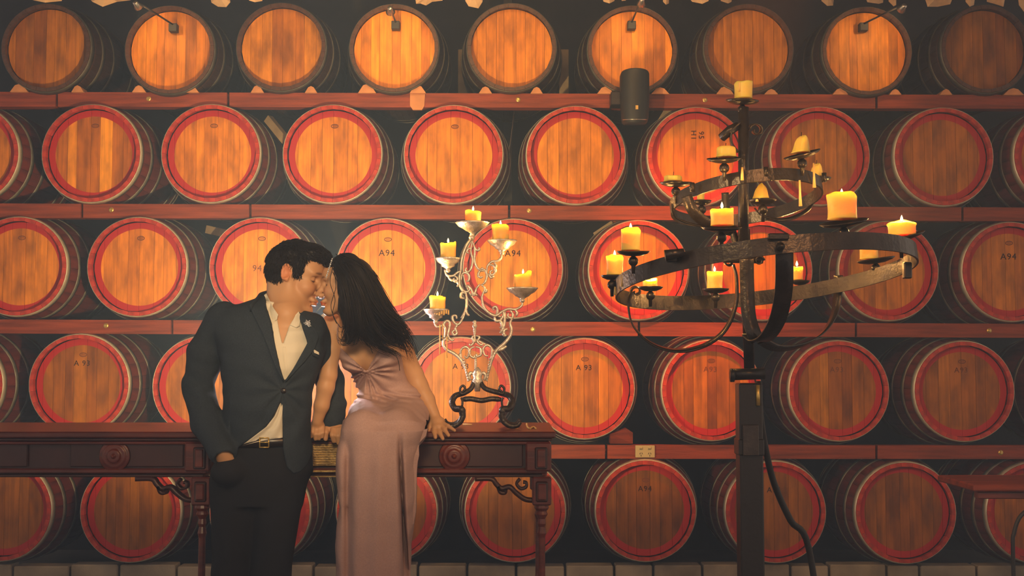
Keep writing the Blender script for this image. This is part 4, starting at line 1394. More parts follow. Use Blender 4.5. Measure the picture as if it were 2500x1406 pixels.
GUIDES = [
    [(828, 640, 4.05), (860, 650, 4.03), (885, 690, 4.03), (905, 740, 4.05), (935, 780, 4.08), (975, 810, 4.13), (1000, 850, 4.2), (1010, 880, 4.24)],
    [(835, 632, 4.06), (880, 655, 4.06), (905, 700, 4.06), (930, 750, 4.08), (965, 785, 4.12), (1000, 825, 4.18), (1018, 870, 4.22)],
    [(822, 640, 4.04), (845, 670, 4.01), (858, 720, 4.01), (862, 770, 4.03), (866, 805, 4.05), (856, 830, 4.06), (838, 832, 4.07), (834, 815, 4.07)],
    [(825, 640, 4.04), (858, 680, 4.01), (878, 730, 4.02), (890, 780, 4.04), (905, 815, 4.08), (925, 845, 4.11), (960, 862, 4.17), (980, 880, 4.2)],
    [(824, 638, 4.04), (850, 675, 4.0), (868, 730, 4.01), (880, 790, 4.03), (892, 825, 4.07), (912, 842, 4.09), (930, 838, 4.1)],
    [(840, 634, 4.1), (890, 662, 4.09), (912, 690, 4.1), (935, 730, 4.1), (950, 765, 4.12), (985, 790, 4.16), (1008, 830, 4.2)],
    [(835, 636, 4.12), (870, 645, 4.12), (898, 668, 4.13), (918, 700, 4.13), (945, 750, 4.14), (975, 800, 4.17), (990, 840, 4.2)],
    [(818, 650, 4.03), (838, 690, 4.0), (848, 740, 4.0), (852, 790, 4.02), (846, 820, 4.05), (850, 836, 4.06)],
    [(845, 650, 4.02), (872, 700, 4.0), (892, 750, 4.02), (912, 800, 4.06), (938, 830, 4.1), (966, 845, 4.15), (1002, 860, 4.2)]]
for i in range(950):
    g = GUIDES[rs.randrange(len(GUIDES))]
    ox, oy, oY = rs.gauss(0, 7), rs.gauss(0, 5), rs.gauss(0, .010)
    L0 = rs.uniform(.62, 1.0); ph = rs.uniform(0, 6); am = rs.uniform(2, 9)
    pth = smoothpath([Vector((a + ox * (.4 + .6 * k / 6), b + oy, c * 100 + oY * 100)) for k, (a, b, c) in enumerate(g)], 5)
    n_ = max(6, int(len(pth) * L0)); pts_ = []
    for k in range(n_):
        p = pth[k]; t = k / (len(pth) - 1)
        pts_.append(P(p.x + am * t * math.sin(t * 9 + ph), p.y + am * .5 * t * math.cos(t * 8 + ph), p.z / 100 - .002))
    m_ = len(pts_)
    st.tube(pts_, [.00115 * min(1, (m_ - k) / (m_ * .35)) + .0002 for k in range(m_)], 3)
st.build('hair_strands', 'hair', hair, kind='stuff')
# fine wisps on the face and behind
ws = MB()
for pts_ in ([(812, 655), (806, 690), (818, 730), (812, 765), (822, 790)], [(815, 660), (820, 700), (808, 745), (816, 775), (832, 800), (838, 790)], [(895, 665), (915, 690), (925, 712)], [(905, 690), (925, 705), (930, 728)],
              [(915, 735), (932, 730), (940, 722)], [(900, 672), (918, 684), (922, 700)], [(850, 800), (838, 820), (832, 838), (842, 842), (850, 828), (846, 812)], [(958, 850), (972, 880), (976, 905)], [(900, 830), (905, 850), (910, 862)]):
    ws.tube(smoothpath([P(a, b, 4.0 if a < 880 else 4.12) for a, b in pts_], 6), .0011, 4)
ws.build('hair_strands', 'hair', hair)
# jewelled hair band across the forehead
hb = MB()
for k in range(11):
    t = k / 10; p = q(797 + 14 * t, 676 - 44 * t, 4.065 - .01 * math.sin(t * PI))
    hb.sphere(p, .0036 if k % 2 else .0026, n=6)
hb.tube([q(795, 680, 4.07), q(803, 656, 4.06), q(812, 630, 4.07)], .0012, 5)
hb.build('hair_band', 'crystal', hair, label='sparkling crystal hair band')
# ------------------------------------------------------------------ candles
def candle(name_lab, px, ytop, ybot, wpx, Y, lit=True, jag=.10, tilt=0.0, drips=2, seed=0, power=1.2, lean=0, peak=None):
    """a pillar candle: wax body with a melted, uneven rim and pool, wick, flame"""
    rs = random.Random(seed); base = P(px, ybot, Y); topz = P(px, ytop, Y).z
    H = topz - base.z; R = wpx / pxm(Y) / 2
    c = thing('candle', base, name_lab, 'candle', None)
    n = 28; ph = [rs.uniform(0, 6.28) for _ in range(4)]
    def rim(a):
        h = 1 - jag * (.5 + .5 * math.sin(a + ph[0])) - jag * .5 * (.5 + .5 * math.sin(2 * a + ph[1])) - .02 * math.sin(5 * a + ph[2])
        if peak is not None: h = .35 + .65 * math.exp(-((math.cos(a - peak) - 1) / .5) ** 2)
        return h
    V = []; F = []
    levels = [(0, 1.03, 0), (.03, 1.0, 0), (.3, .985, 1), (.6, 1.0, 1), (.85, 1.02, 1), (.95, 1.03, 1), (1.0, .96, 1), (.985, .84, 1), (.93, .74, 1), (.86, .60, 2), (.84, .3, 2)]
    for k, (h, r_, md) in enumerate(levels):
        for i in range(n):
            a = 2 * PI * i / n
            hh = H * h * (rim(a) if md == 1 and h > .2 else 1)
            if md == 2: hh = H * h * (1 - jag * .8) if peak is None else H * .30
            if md == 1 and h <= .6: hh = H * h * (.6 + .4 * rim(a))
            rr = R * r_ * (1 + .018 * math.sin(3 * a + ph[3] + h * 4) + (.05 * max(0, math.sin(a * 2 + ph[1])) if h > .8 and r_ > .9 else 0))
            x = math.cos(a) * rr + tilt * hh
            V.append((base.x + x, base.y + math.sin(a) * rr, base.z + hh))
    if peak is not None or (not lit and H < R * 1.5):
        levels = [(0, 1.12, 0), (.05, 1.05, 0), (.3, .92, 1), (.6, .80, 1), (.8, .66, 1), (.93, .45, 1), (1.0, .22, 1), (1.02, .02, 1)]
        if peak is None: levels = [(0, 1.12, 0), (.05, 1.03, 0), (.3, 1.0, 1), (.65, 1.0, 1), (.85, .95, 1), (.96, .78, 1), (1.0, .45, 1), (1.0, .02, 1)]
        V = []
        for k, (h, r_, md) in enumerate(levels):
            for i in range(n):
                a = 2 * PI * i / n; off = (1 - r_) * R * (.45 if peak is not None else .15)
                hh = H * h * (1 - jag * .5 * (.5 + .5 * math.sin(2 * a + ph[0])) if h > .2 else 1); rr = R * r_ * (1 + .10 * math.sin(3 * a + ph[3]) + .05 * math.sin(7 * a + ph[1]))
                V.append((base.x + math.cos(a) * rr + off * math.cos(ph[2]), base.y + math.sin(a) * rr, base.z + hh))
    L_ = len(levels)
    for k in range(L_ - 1):
        for i in range(n):
            j = (i + 1) % n; F.append([k * n + i, k * n + j, (k + 1) * n + j, (k + 1) * n + i])
    F.append([i for i in range(n)][::-1]); F.append([(L_ - 1) * n + i for i in range(n)])
    mk('wax_body', V, F, 'wax', c)
    for d in range(drips):
        a = -PI / 2 + rs.uniform(-1.3, 1.3); r2 = R * 1.02
        p0 = Vector((base.x + math.cos(a) * r2, base.y + math.sin(a) * r2, base.z + H * .93 * rim(a))); ln = H * rim(a) * rs.uniform(.3, .75)
        MB().tube([p0, p0 - Vector((0, 0, ln * .5)), p0 - Vector((0, 0, ln))], [R * .10, R * .08, R * .11], 6).build('wax_drip', 'wax_plain', c)
    wz = base.z + H * (.84 * (1 - jag * .8) if len(levels) > 9 else .97)
    cx = base.x + tilt * H * .85
    MB().tube([(cx, base.y, wz - .002), (cx + .001, base.y, wz + .010)], .0011, 5).build('wick', 'iron_black', c)
    if lit:
        fz = wz + .009; fh = .018
        MB().lathe([(.0002, 0), (.0032, .003), (.0040, .006), (.0030, .011), (.0014, .015), (.0002, fh)], (cx, base.y, fz), (0, 0, 1), 10).build('flame', 'flame', c)
        l = light('POINT', 'candle_light', (cx, base.y, fz + .012), power, (1.0, .50, .14), .006)
        l.parent = c; l.location = Vector((cx, base.y, fz + .012)) - ORG[c]
    return c


# ------------------------------------------------------------------ cast candelabrum on the sideboard
YC = 4.55
cb = thing('candelabrum', P(1168, 1043, YC), 'five-armed silvery cast candelabrum with scrollwork, standing on the sideboard beside the woman', 'candelabrum')


def K(pts, dy=0.0, up=True):
    oy = 480 if up else 760
    return smoothpath([P(1000 + a / 4.686, oy + b / 4.686, YC + dy) for a, b in pts], 5)


def scroll(mbx, path, r0, r1=None):
    n = len(path); r1 = r0 * .55 if r1 is None else r1
    mbx.tube(path, [r0 + (r1 - r0) * abs(2 * k / (n - 1) - 1) ** 2 for k in range(n)], 8)
    return mbx


S1 = .0048
stem = MB()
for pts in ([(700, 490), (650, 560), (610, 660), (590, 760), (588, 850)], [(720, 500), (700, 620), (722, 720), (702, 825), (665, 862), (638, 842), (650, 812)],
            [(725, 520), (745, 600), (742, 720), (760, 790), (800, 835), (840, 812)], [(735, 560), (765, 610), (800, 605), (790, 580)], [(705, 590), (670, 600), (655, 630), (680, 650)],
            [(800, 830), (855, 835), (885, 900), (862, 980), (820, 1010)], [(852, 850), (805, 850), (785, 900), (812, 925), (838, 912)],
            [(590, 850), (572, 900), (572, 1000), (600, 1060), (648, 1090), (690, 1060), (672, 1020), (640, 1030)], [(590, 960), (600, 890), (640, 870), (680, 900), (676, 960), (650, 965)],
            [(650, 1030), (700, 1050), (735, 1130), (765, 1050), (810, 1000)], [(700, 1130), (735, 1105), (775, 1130)]):
    scroll(stem, K(pts), S1)
stem.sphere(K([(712, 470), (712, 471)])[0], .012, n=8)
stem.build('stem_scrollwork', 'silver', cb)
arm = MB()
for pts in ([(820, 1010), (862, 1050), (828, 1150), (850, 1260), (910, 1330), (985, 1362), (1060, 1315), (1130, 1285), (1210, 1290), (1275, 1255), (1290, 1215), (1262, 1175)],
            [(985, 1362), (1005, 1310), (990, 1262), (958, 1270), (965, 1300)], [(1060, 1300), (1075, 1350), (1040, 1420), (1065, 1440)], [(1150, 1300), (1180, 1340), (1170, 1390), (1125, 1370), (1130, 1330)],
            [(1200, 1290), (1230, 1330), (1215, 1370)], [(860, 1050), (880, 1080), (850, 1100)]):
    scroll(arm, K(pts), S1 * 1.1)
arm.build('arm', 'silver', cb)
arm = MB()
for pts in ([(880, 900), (890, 800), (940, 745), (1010, 735), (1050, 690), (1045, 640), (1020, 610)], [(905, 780), (960, 790), (985, 850), (940, 900), (920, 860), (950, 845)], [(900, 880), (930, 925), (965, 910)], [(960, 745), (990, 790), (970, 840), (990, 870)]):
    scroll(arm, K(pts), S1)
arm.build('arm', 'silver', cb)
arm = MB()
for pts in ([(400, 835), (430, 900), (500, 905), (545, 870), (590, 850)], [(430, 890), (470, 950), (530, 960), (575, 1020), (610, 1060)], [(500, 900), (545, 930), (530, 970), (500, 950), (515, 930)], [(535, 960), (560, 1000), (545, 1030)]):
    scroll(arm, K(pts), S1)
arm.build('arm', 'silver', cb)
arm = MB()
for pts in ([(640, 1090), (655, 1180), (645, 1290), (590, 1390)], [(655, 1110), (600, 1100), (590, 1150), (625, 1165)], [(645, 1270), (652, 1330), (682, 1362)]):
    scroll(arm, K(pts), S1 * 1.1)
for pts in ([(640, 0), (600, 95), (555, 150), (505, 120), (490, 60), (530, 50), (540, 85)], [(280, 110), (310, 175), (375, 160), (420, 110), (460, 130), (450, 210), (440, 280), (480, 330), (510, 320)],
            [(560, 150), (525, 190), (540, 250), (510, 270), (490, 235), (520, 215)], [(400, 110), (390, 160), (410, 200), (400, 300)], [(440, 290), (400, 330)]):
    scroll(arm, K(pts, 0, False), S1 * 1.1)
arm.build('arm', 'silver', cb)
low = MB()
for pts in ([(450, 340), (400, 320), (388, 380), (430, 440), (520, 490), (590, 560), (640, 660), (672, 800)], [(1090, 0), (1085, 120), (1062, 210), (1035, 250)], [(970, 60), (990, 110), (1040, 110), (1060, 170), (1030, 190)],
            [(1190, 60), (1150, 130), (1165, 200), (1150, 280), (1090, 360), (1000, 440), (945, 540), (900, 700), (882, 800)], [(1000, 450), (1060, 430), (1110, 395)], [(1120, 200), (1080, 220), (1080, 270), (1110, 275)]):
    scroll(low, K(pts, 0, False), S1 * 1.35)
low.build('side_branch', 'silver', cb)
ctr = MB()
for pts in ([(600, 560), (585, 450), (640, 405), (685, 450), (660, 530), (625, 510)], [(925, 560), (945, 440), (890, 385), (840, 430), (860, 500), (900, 510)], [(745, 405), (695, 430), (690, 500), (735, 530), (745, 500)],
            [(755, 405), (810, 425), (815, 495), (770, 515), (765, 485)], [(740, 280), (715, 300), (735, 350), (700, 390), (680, 370)], [(760, 280), (800, 295), (775, 345), (820, 385), (835, 360)],
            [(570, 480), (590, 540)], [(755, 520), (757, 720)]):
    scroll(ctr, K(pts, 0, False), S1)
ctr.lathe([(.001, 0), (.006, .002), (.008, .008), (.005, .012), (.0085, .018), (.0095, .024), (.005, .030), (.006, .040), (.0035, .055), (.005, .075), (.006, .085)], K([(745, 100), (745, 101)], 0, False)[0], (0, 0, -1), 10)
for k in range(9):
    ctr.sphere(K([(757, 530 + k * 22), (757, 531)], 0, False)[0], .0052, n=6)
for (a, b) in (((620, 550), (672, 790)), ((915, 545), (885, 790))):
    for k in range(9):
        t = k / 8; ctr.sphere(K([(a[0] + (b[0] - a[0]) * t, a[1] + (b[1] - a[1]) * t), (0, 0)], -.004, False)[0], .0046, n=6)
ctr.build('finial_scrollwork', 'silver', cb)
# spreading base with four feet
bs = MB()
ctop = K([(775, 730), (775, 731)], 0, False)[0]
bs.lathe([(.004, .03), (.012, .02), (.020, .005), (.016, -.01), (.022, -.022), (.014, -.035), (.010, -.06)], ctop, (0, 0, 1), 14)
for (tx, ty) in ((700, 700), (850, 700)):
    scroll(bs, K([(tx, 790), (tx - (20 if tx < 775 else -20), 740), (tx, 705), (tx + (40 if tx < 775 else -40), 720)], 0, False), .007)
bs.build('hub', 'silver', cb)
for sx in (-1, 1):
    for dy in (-.085, .085):
        ft = MB(); cx_ = 800
        def m(x): return x if sx < 0 else 1640 - x + (-20 if False else 20)
        up_ = [(740, 780), (705, 880), (620, 935), (525, 965), (485, 1040), (520, 1110), (595, 1120)]
        bz = ztop + .007
        lw = [(602, 1160), (605, 1200), (575, 1258), (505, 1300), (430, 1290), (395, 1245)]
        pth = [P(1000 + m(a) / 4.686, 760 + b / 4.686, YC + dy * (i / 6)) for i, (a, b) in enumerate(up_)]
        if sx > 0: pth[0] = P(1000 + 800 / 4.686, 760 + 775 / 4.686, YC); pth[1] = P(1000 + 862 / 4.686, 760 + 880 / 4.686, YC + dy / 6)
        lo_ = [P(1000 + m(a) / 4.686, 760 + b / 4.686, YC + dy) for a, b in lw]
        low_z = min(p.z for p in lo_); pth += [Vector((p.x, p.y, p.z + (bz + .002 - low_z) * (k / 5))) for k, p in enumerate(lo_)]
        sp_ = smoothpath(pth, 5); n_ = len(sp_)
        ft.tube(sp_, [.008 + .0045 * math.sin(k / (n_ - 1) * PI) for k in range(n_)], 8)
        ea = [(640, 930), (590, 940), (578, 880), (615, 850), (635, 890), (610, 915)]
        if dy < 0: ft.tube(smoothpath([P(1000 + m(a) / 4.686, 760 + b / 4.686, YC + dy * .6) for a, b in ea], 5), .0045, 8)
        if dy < 0: ft.tube(smoothpath([P(1000 + m(a) / 4.686, 760 + b / 4.686, YC + dy) for a, b in [(590, 985), (605, 1030), (600, 1085)]], 5), .004, 8)
        ft.build('foot', 'silver_shaded', cb)
xb = MB(); xb.tube(K([(600, 1010), (700, 1000), (820, 1020), (940, 1000), (1050, 1010)], -.05, False), [.007, .008] + [.010] * 17 + [.008, .007], 10)
xb.build('cross_bar', 'silver_shaded', cb)

PANS = [(1153, 553, 41, 'top'), (1226, 597, 36, 'r'), (1094, 640, 31, 'l'), (1275, 713, 38, 'lr'), (1064, 765, 30, 'll')]
for (x, y, hw, _) in PANS:
    c = P(x, y - 9, YC); R = hw / pxm(YC)
    pn = MB(); n = 28
    prof = [(.006, -.052), (.010, -.046), (.007, -.040), (.018, -.032), (.024, -.030), (R * .55, -.022), (R * .80, -.014), (R * .93, -.004), (R, .001), (R * .97, .003), (R * .88, -.002), (R * .5, -.004), (.002, -.004)]
    k0 = len(pn.V); pn.lathe(prof, c, (0, 0, 1), n)
    for i in range(k0, len(pn.V)):
        v_ = pn.V[i]; a = math.atan2(v_.y - c.y, v_.x - c.x); rr = math.hypot(v_.x - c.x, v_.y - c.y)
        f = 1 + .035 * math.cos(a * 14) * (rr / R) ** 3; v_.x = c.x + (v_.x - c.x) * f; v_.y = c.y + (v_.y - c.y) * f
    pn.build('drip_pan', 'silver', cb)
CC = [(1155, 513, 545, 39, 'short lit candle on the topmost pan of the silvery candelabrum', 3), (1222, 546, 588, 41, 'lit candle on the upper right arm of the candelabrum', 4),
      (1094, 589, 632, 38, 'lit candle on the upper left arm of the candelabrum', 5), (1277, 660, 704, 42, 'lit candle with peaked wax on the lower right arm of the candelabrum', 6),
      (1068, 720, 757, 38, 'lit candle on the lower left arm of the candelabrum', 7)]
for (x, y0, y1, w, lb, sd) in CC:
    candle(lb, x, y0, y1, w, YC, lit=True, seed=sd, power=2.6, jag=.10 if sd != 6 else .24, drips=0 if sd != 6 else 1)
for (a, b, r_) in (((1074, 792), (1074, 865), .0022), ((1091, 822), (1091, 874), .0022), ((1081, 790), (1081, 828), .0020)):
    MB().tube([P(a[0], a[1], YC - .008), P(b[0], b[1], YC - .008)], [r_, r_ * 1.2], 6).build('wax_drip', 'wax_plain', cb)
for k in range(7):
    MB().tube([P(1062 + k * 5.5, 757, YC - .030), P(1062 + k * 5.5, 766 + (k * 7) % 5, YC - .033)], [.003, .0034], 6).build('wax_drip', 'wax_plain', cb)
# wax bits on the table top
def on_top(px, py): 
    t = (ztop - CAMZ) / (P(px, py, 4.5).z - CAMZ); p = P(px, py, 4.5); return Vector((p.x * t, p.y * t, ztop))
wp = [on_top(x, y) + Vector((0, 0, .003)) for x, y in ((1286, 1036), (1288, 1044), (1294, 1048), (1302, 1044), (1308, 1048))]
MB().tube(smoothpath(wp, 5), .0035, 6).build('wax_curl', 'wax_plain', label='curled strip of pale wax on the table top right of the candelabrum', cat='wax')
c = on_top(1257, 1045); MB().prism([c, c + Vector((.012, 0, 0)), c + Vector((.004, .01, 0))], (0.002, 0, .008)).build('wax_chip', 'wax_plain', smooth=False, label='small pale wax chip beside the right foot of the candelabrum', cat='wax')
a, b = on_top(1130, 1037), on_top(1152, 1038); MB().tube([a + Vector((0, 0, .003)), b + Vector((0, 0, .003))], .002, 6).build('matchstick', 'wax_plain', label='thin pale stick lying between the candelabrum feet', cat='stick')

# ------------------------------------------------------------------ wrought-iron floor chandelier
YH = 3.66
ch = thing('floor_chandelier', (P(1820, 700, YH).x, YH, 0), 'tall two-tiered wrought iron candle stand with rings and scroll straps, at right', 'candle stand')
SH = pxm(YH)
def ringpath(cx, cy_, hw, tilt, roll, n=72, a0=0, a1=2 * PI):
    C = P(cx, cy_, YH); R = hw / SH
    u = Vector((math.cos(roll), 0, math.sin(roll))) * R; w = Vector((0, -math.cos(tilt), math.sin(tilt))) * R
    return [C + u * math.cos(a0 + (a1 - a0) * k / n) + w * math.sin(a0 + (a1 - a0) * k / n) for k in range(n + 1)], C, u, w
def ringobj(cx, cy_, hw, tilt, roll, h, name):
    pth, C, u, w = ringpath(cx, cy_, hw, tilt, roll)
    nrm = u.cross(w).normalized()
    if nrm.z < 0: nrm = -nrm
    V = []; F = []; n = len(pth) - 1
    for k in range(n):
        p = pth[k]; o = (p - C).normalized()
        for (a, b) in ((-h / 2, 0), (h / 2, 0), (h / 2, .006), (-h / 2, .006)):
            V.append(p + nrm * a + o * b)
    for k in range(n):
        j = (k + 1) % n
        for q_ in range(4):
            r_ = (q_ + 1) % 4; F.append([k * 4 + q_, j * 4 + q_, j * 4 + r_, k * 4 + r_])
    o = mk(name, V, F, 'iron', ch, smooth=False); fixnorm(o)
    return C, u, w
C1, u1, w1 = ringobj(1862, 672, 358, math.radians(7.0), math.radians(5.0), .047, 'lower_ring')
C2, u2, w2 = ringobj(1820, 486, 180, math.radians(10), math.radians(5.5), .036, 'upper_ring')
def rp(C, u, w, deg): a = math.radians(deg); return C + u * math.cos(a) + w * math.sin(a)
# pole
pl = MB(); px0 = P(1815, 0, YH).x; px1 = P(1830, 0, YH).x
pl.tube([P(1815, 262, YH), P(1815, 640, YH)], .016, 12)
pl.tube([P(1818, 560, YH + .01), P(1830, 915, YH + .01)], .016, 12)
pl.build('pole', 'iron', ch)
pb = MB(); a = P(1800, 935, YH); b_ = P(1857, 935, YH)
pb.box((a.x, YH - .03, .06), (b_.x, YH + .04, a.z), .004); pb.box((a.x - .004, YH - .036, P(0, 1110, YH).z), (b_.x + .002, YH + .044, P(0, 1070, YH).z), .003)
pb.build('column', 'iron_black', ch, smooth=False)
bp_ = MB(); a = P(1807, 1035, YH); b_ = P(1846, 1110, YH)
bp_.box((a.x, YH - .044, b_.z), (b_.x, YH - .030, a.z), .002); bp_.build('name_plate', 'iron', ch, smooth=False)
hb = MB(); hb.tube([P(1790, 914, YH - .02), P(1866, 912, YH - .02)], .017, 12); hb.tube([P(1783, 916, YH - .02), P(1792, 916, YH - .02)], .020, 12); hb.build('cross_tube', 'iron_black', ch)
MB().tube([P(1850, 940, YH - .03), P(1851, 990, YH - .035)], .006, 8).build('chain_link', 'brass', ch)
bm_ = MB()
for k in range(4):
    a = PI / 4 + k * PI / 2; d = Vector((math.cos(a), math.sin(a), 0)); c0 = Vector((px1, YH, 0))
    bm_.ribbon(smoothpath([c0 + d * .02 + Vector((0, 0, .35)), c0 + d * .10 + Vector((0, 0, .16)), c0 + d * .26 + Vector((0, 0, .05)), c0 + d * .36 + Vector((0, 0, .012))], 5), (0, 0, 1) if False else (-d.y, d.x, 0), .04, .010)
bm_.lathe([(.06, 0), (.06, .05), (.04, .08)], (px1, YH, 0), (0, 0, 1), 16); bm_.build('base', 'iron_black', ch)


def strap(pts, wpx, wdir, name='strap', t=.005, n=6):
    pth = smoothpath([P(*p) for p in pts], n)
    return MB().ribbon(pth, wdir, wpx / SH, t).build(name, 'iron', ch)


def curl(x, y, Y, r, turns, wpx, wdir, start=0, sgn=1):
    pth = []
    for k in range(22):
        t = k / 21; a = start + sgn * turns * 2 * PI * t; rr = (r * (1 - .62 * t)) / SH
        pth.append(P(x, y, Y) + Vector((rr * math.cos(a), 0, rr * math.sin(a))))
    return MB().ribbon(pth, wdir, wpx / SH, .004).build('scroll', 'iron', ch)


# big straps below the lower ring
strap([(1541, 712, 3.80), (1534, 745, 3.80), (1546, 795, 3.80), (1590, 838, 3.78), (1650, 856, 3.76), (1715, 845, 3.74), (1768, 808, 3.72), (1796, 745, 3.70), (1798, 680, 3.69), (1790, 646, 3.69)], 30, (0, 1, .25))
curl(1553, 711, 3.80, 13, 1.0, 34, (0, 1, .2), PI, -1)
curl(1779, 640, 3.69, 13, 1.1, 30, (0, 1, .2), 0, 1)
strap([(1914, 590, 3.28), (1915, 640, 3.28), (1913, 710, 3.32), (1900, 775, 3.40), (1875, 820, 3.50), (1848, 832, 3.58), (1830, 815, 3.62)], 40, (1, .1, 0))
strap([(1823, 628, 3.60), (1824, 700, 3.60), (1828, 770, 3.59), (1840, 812, 3.58), (1850, 830, 3.585)], 34, (1, 0, 0))
strap([(2047, 672, 4.0), (2046, 715, 4.0), (2036, 770, 3.98), (2006, 815, 3.92), (1960, 842, 3.84), (1900, 850, 3.75), (1860, 832, 3.66)], 26, (.6, -.6, .5))
MB().tube([P(1766, 632, YH - .02), P(1862, 634, YH - .02)], .012, 10).build('cross_tube', 'iron', ch)
curl(1852, 636, YH - .02, 13, 1.0, 26, (0, 1, .2), 0, 1)
# clamps on the lower ring
for (x, y, Y, w_, h_) in ((1900, 578, 3.225, 50, 16), (1640, 625, 3.33, 26, 30), (2035, 694, 4.04, 34, 12), (2215, 660, 3.6, 20, 40)):
    a = P(x - w_ / 2, y - h_ / 2, Y); b_ = P(x + w_ / 2, y + h_ / 2, Y)
    MB().box((a.x, Y - .010, b_.z), (b_.x, Y + .014, a.z), .003).build('clamp', 'iron', ch, smooth=False)
MB().lathe([(.004, -.02), (.010, -.012), (.012, 0), (.004, .01)], P(1905, 602, 3.21), (0, 1, 0), 10).build('rivet', 'iron', ch)
MB().tube([P(1624, 624, 3.30), P(1670, 615, 3.30)], [.016, .010], 10).build('candle_socket', 'iron', ch)
# small straps of the upper ring and its scrolls
strap([(1676, 478, 3.50), (1690, 512, 3.50), (1716, 538, 3.52), (1750, 556, 3.55), (1790, 566, 3.6)], 26, (1, -.2, .55))
strap([(1842, 508, 3.62), (1862, 526, 3.62), (1900, 536, 3.64), (1940, 530, 3.68), (1975, 508, 3.72), (1992, 470, 3.74)], 16, (0, 1, .35))
strap([(1648, 486, 3.64), (1640, 508, 3.64), (1652, 532, 3.66), (1694, 548, 3.68), (1740, 556, 3.68), (1790, 560, 3.67)], 16, (0, 1, .3))
strap([(1770, 470, 3.7), (1775, 520, 3.7), (1790, 570, 3.68), (1805, 620, 3.67)], 18, (1, 0, 0))
MB().tube([P(1762, 336, YH), P(1782, 318, YH - .02), P(1800, 308, YH)], [.014, .015, .013], 10).build('scroll', 'iron', ch)
curl(1846, 318, YH, 18, 1.0, 34, (0, 1, .2), PI, -1)
MB().ribbon(smoothpath([P(1806, 300, YH - .02), P(1786, 322, YH - .02), P(1786, 350, YH - .02), P(1802, 372, YH - .02)], 5), (0, 1, 0), .02, .005).build('scroll', 'iron', ch)
for (x, y, Y, r_) in ((1812, 424, 3.44, 9), (1690, 456, 3.50, 10), (1870, 418, 3.44, 9), (2012, 432, 3.62, 10)):
    MB().tube([P(x, y - 10, Y), P(x, y + 12, Y)], r_ * .6 / SH, 8).build('clamp', 'iron', ch)


def plate(px, py, hw, Y, tilt=(0, 0), stem_to=None):
    """round drip plate seen edge-on, with ball and pin below"""
    c = P(px, py, Y); R = hw / pxm(Y)
    ax = Vector((tilt[0], tilt[1], 1)).normalized()
    MB().lathe([(.003, -.012), (R * .45, -.011), (R * .85, -.005), (R, .001), (R * .98, .003), (R * .83, -.002), (R * .4, -.007), (.002, -.007)], c, ax, 30).build('drip_plate', 'iron', ch)
    b_ = c - Vector((0, 0, .026))
    MB().sphere(b_, .0145, n=12).build('ball', 'iron', ch)
    e = P(*stem_to) if stem_to else b_ - Vector((0, 0, .035))
    MB().tube([c - Vector((0, 0, .008)), b_, e], [.006, .007, .005], 8).build('pin', 'iron', ch)


HP = [ # x, y, half width, depth, tilt, candle: (x, ytop, ybot, width, lit, jag, peak), label
    (1812, 247, 41, 3.66, (.05, -.10), (1815, 196, 240, 44, False, .22, None), 'unlit pale candle on the very top of the iron stand'),
    (1768, 388, 43, 3.42, (-.05, -.22), (1772, 357, 383, 44, False, .06, None), 'short unlit candle on the upper left tier, just left of the pole'),
    (1958, 377, 46, 3.46, (-.28, -.15), (1957, 330, 372, 40, False, .1, 1.6), 'melted pointed candle stub on the upper right tier'),
    (1997, 436, 32, 3.72, (0, -.02), (1994, 398, 430, 30, False, .25, 2.6), 'small melted stub behind the upper right of the iron stand'),
    (1650, 447, 40, 3.60, (0, -.1), (1644, 427, 442, 42, False, .35, None), 'flat melted stub on the far left plate of the upper tier'),
    (1862, 490, 34, 3.52, (0, .02), (1857, 447, 486, 38, False, .35, .6), 'melted drooping stub on the low middle plate of the upper tier'),
    (1713, 492, 24, 3.86, (0, 0), (1711, 469, 488, 18, False, .1, None), 'tiny stub at the back of the upper tier below the ring'),
    (1761, 556, 50, 3.30, (0, -.16), (1763, 508, 550, 56, True, .08, None), 'lit candle at the middle of the stand, just left of the pole'),
    (2060, 543, 59, 3.30, (-.16, -.16), (2056, 470, 534, 70, True, .10, None), 'large thick glowing candle on the right of the iron stand'),
    (2200, 578, 58, 3.52, (-.24, -.08), (2202, 533, 574, 66, True, .30, None), 'glowing slumped candle at the far right end of the lower ring'),
    (2138, 634, 46, 3.86, (-.14, 0), (2122, 577, 632, 44, True, .1, None), 'glowing candle partly hidden behind the right of the lower ring'),
    (1546, 615, 41, 3.42, (0, -.10), (1540, 556, 611, 46, True, .08, None), 'tall lit candle on the left of the lower ring'),
    (1494, 674, 27, 3.66, (0, -.02), (1501, 623, 671, 40, True, .06, None), 'lit candle at the far left end of the lower ring'),
    (1588, 702, 31, 3.90, (0, 0), (1587, 677, 699, 36, True, .35, None), 'short lit candle inside the lower ring at its left'),
    (1747, 707, 33, 4.04, (0, 0), (1745, 661, 704, 38, True, .06, None), 'lit candle inside the lower ring, just left of the pole'),
    (1953, 687, 24, 4.06, (0, 0), (1946, 650, 683, 28, True, .05, None), 'small lit candle inside the lower ring, right of the broad strap'),
]
for k, (x, y, hw, Y, tl, cd, lb) in enumerate(HP):
    plate(x, y, hw, Y, tl)
    cx_, yt, yb, w_, lit, jg, pk = cd
    s_ = pxm(Y)
    candle(lb, cx_, yt, yb, w_, Y, lit=lit, jag=jg, seed=20 + k, power=3.2, peak=pk, drips=0 if lit else (1 if pk is None and yb - yt > 30 else 0))
for (a, b, Y) in (((1952, 440), (1954, 503), 3.44), ((1986, 398), (1988, 458), 3.5)):
    MB().tube([P(a[0], a[1], Y), P((a[0] + b[0]) / 2, (a[1] + b[1]) / 2, Y), P(b[0], b[1], Y)], [.0028, .0034, .0052], 7).build('wax_drip', 'wax_plain', ch)
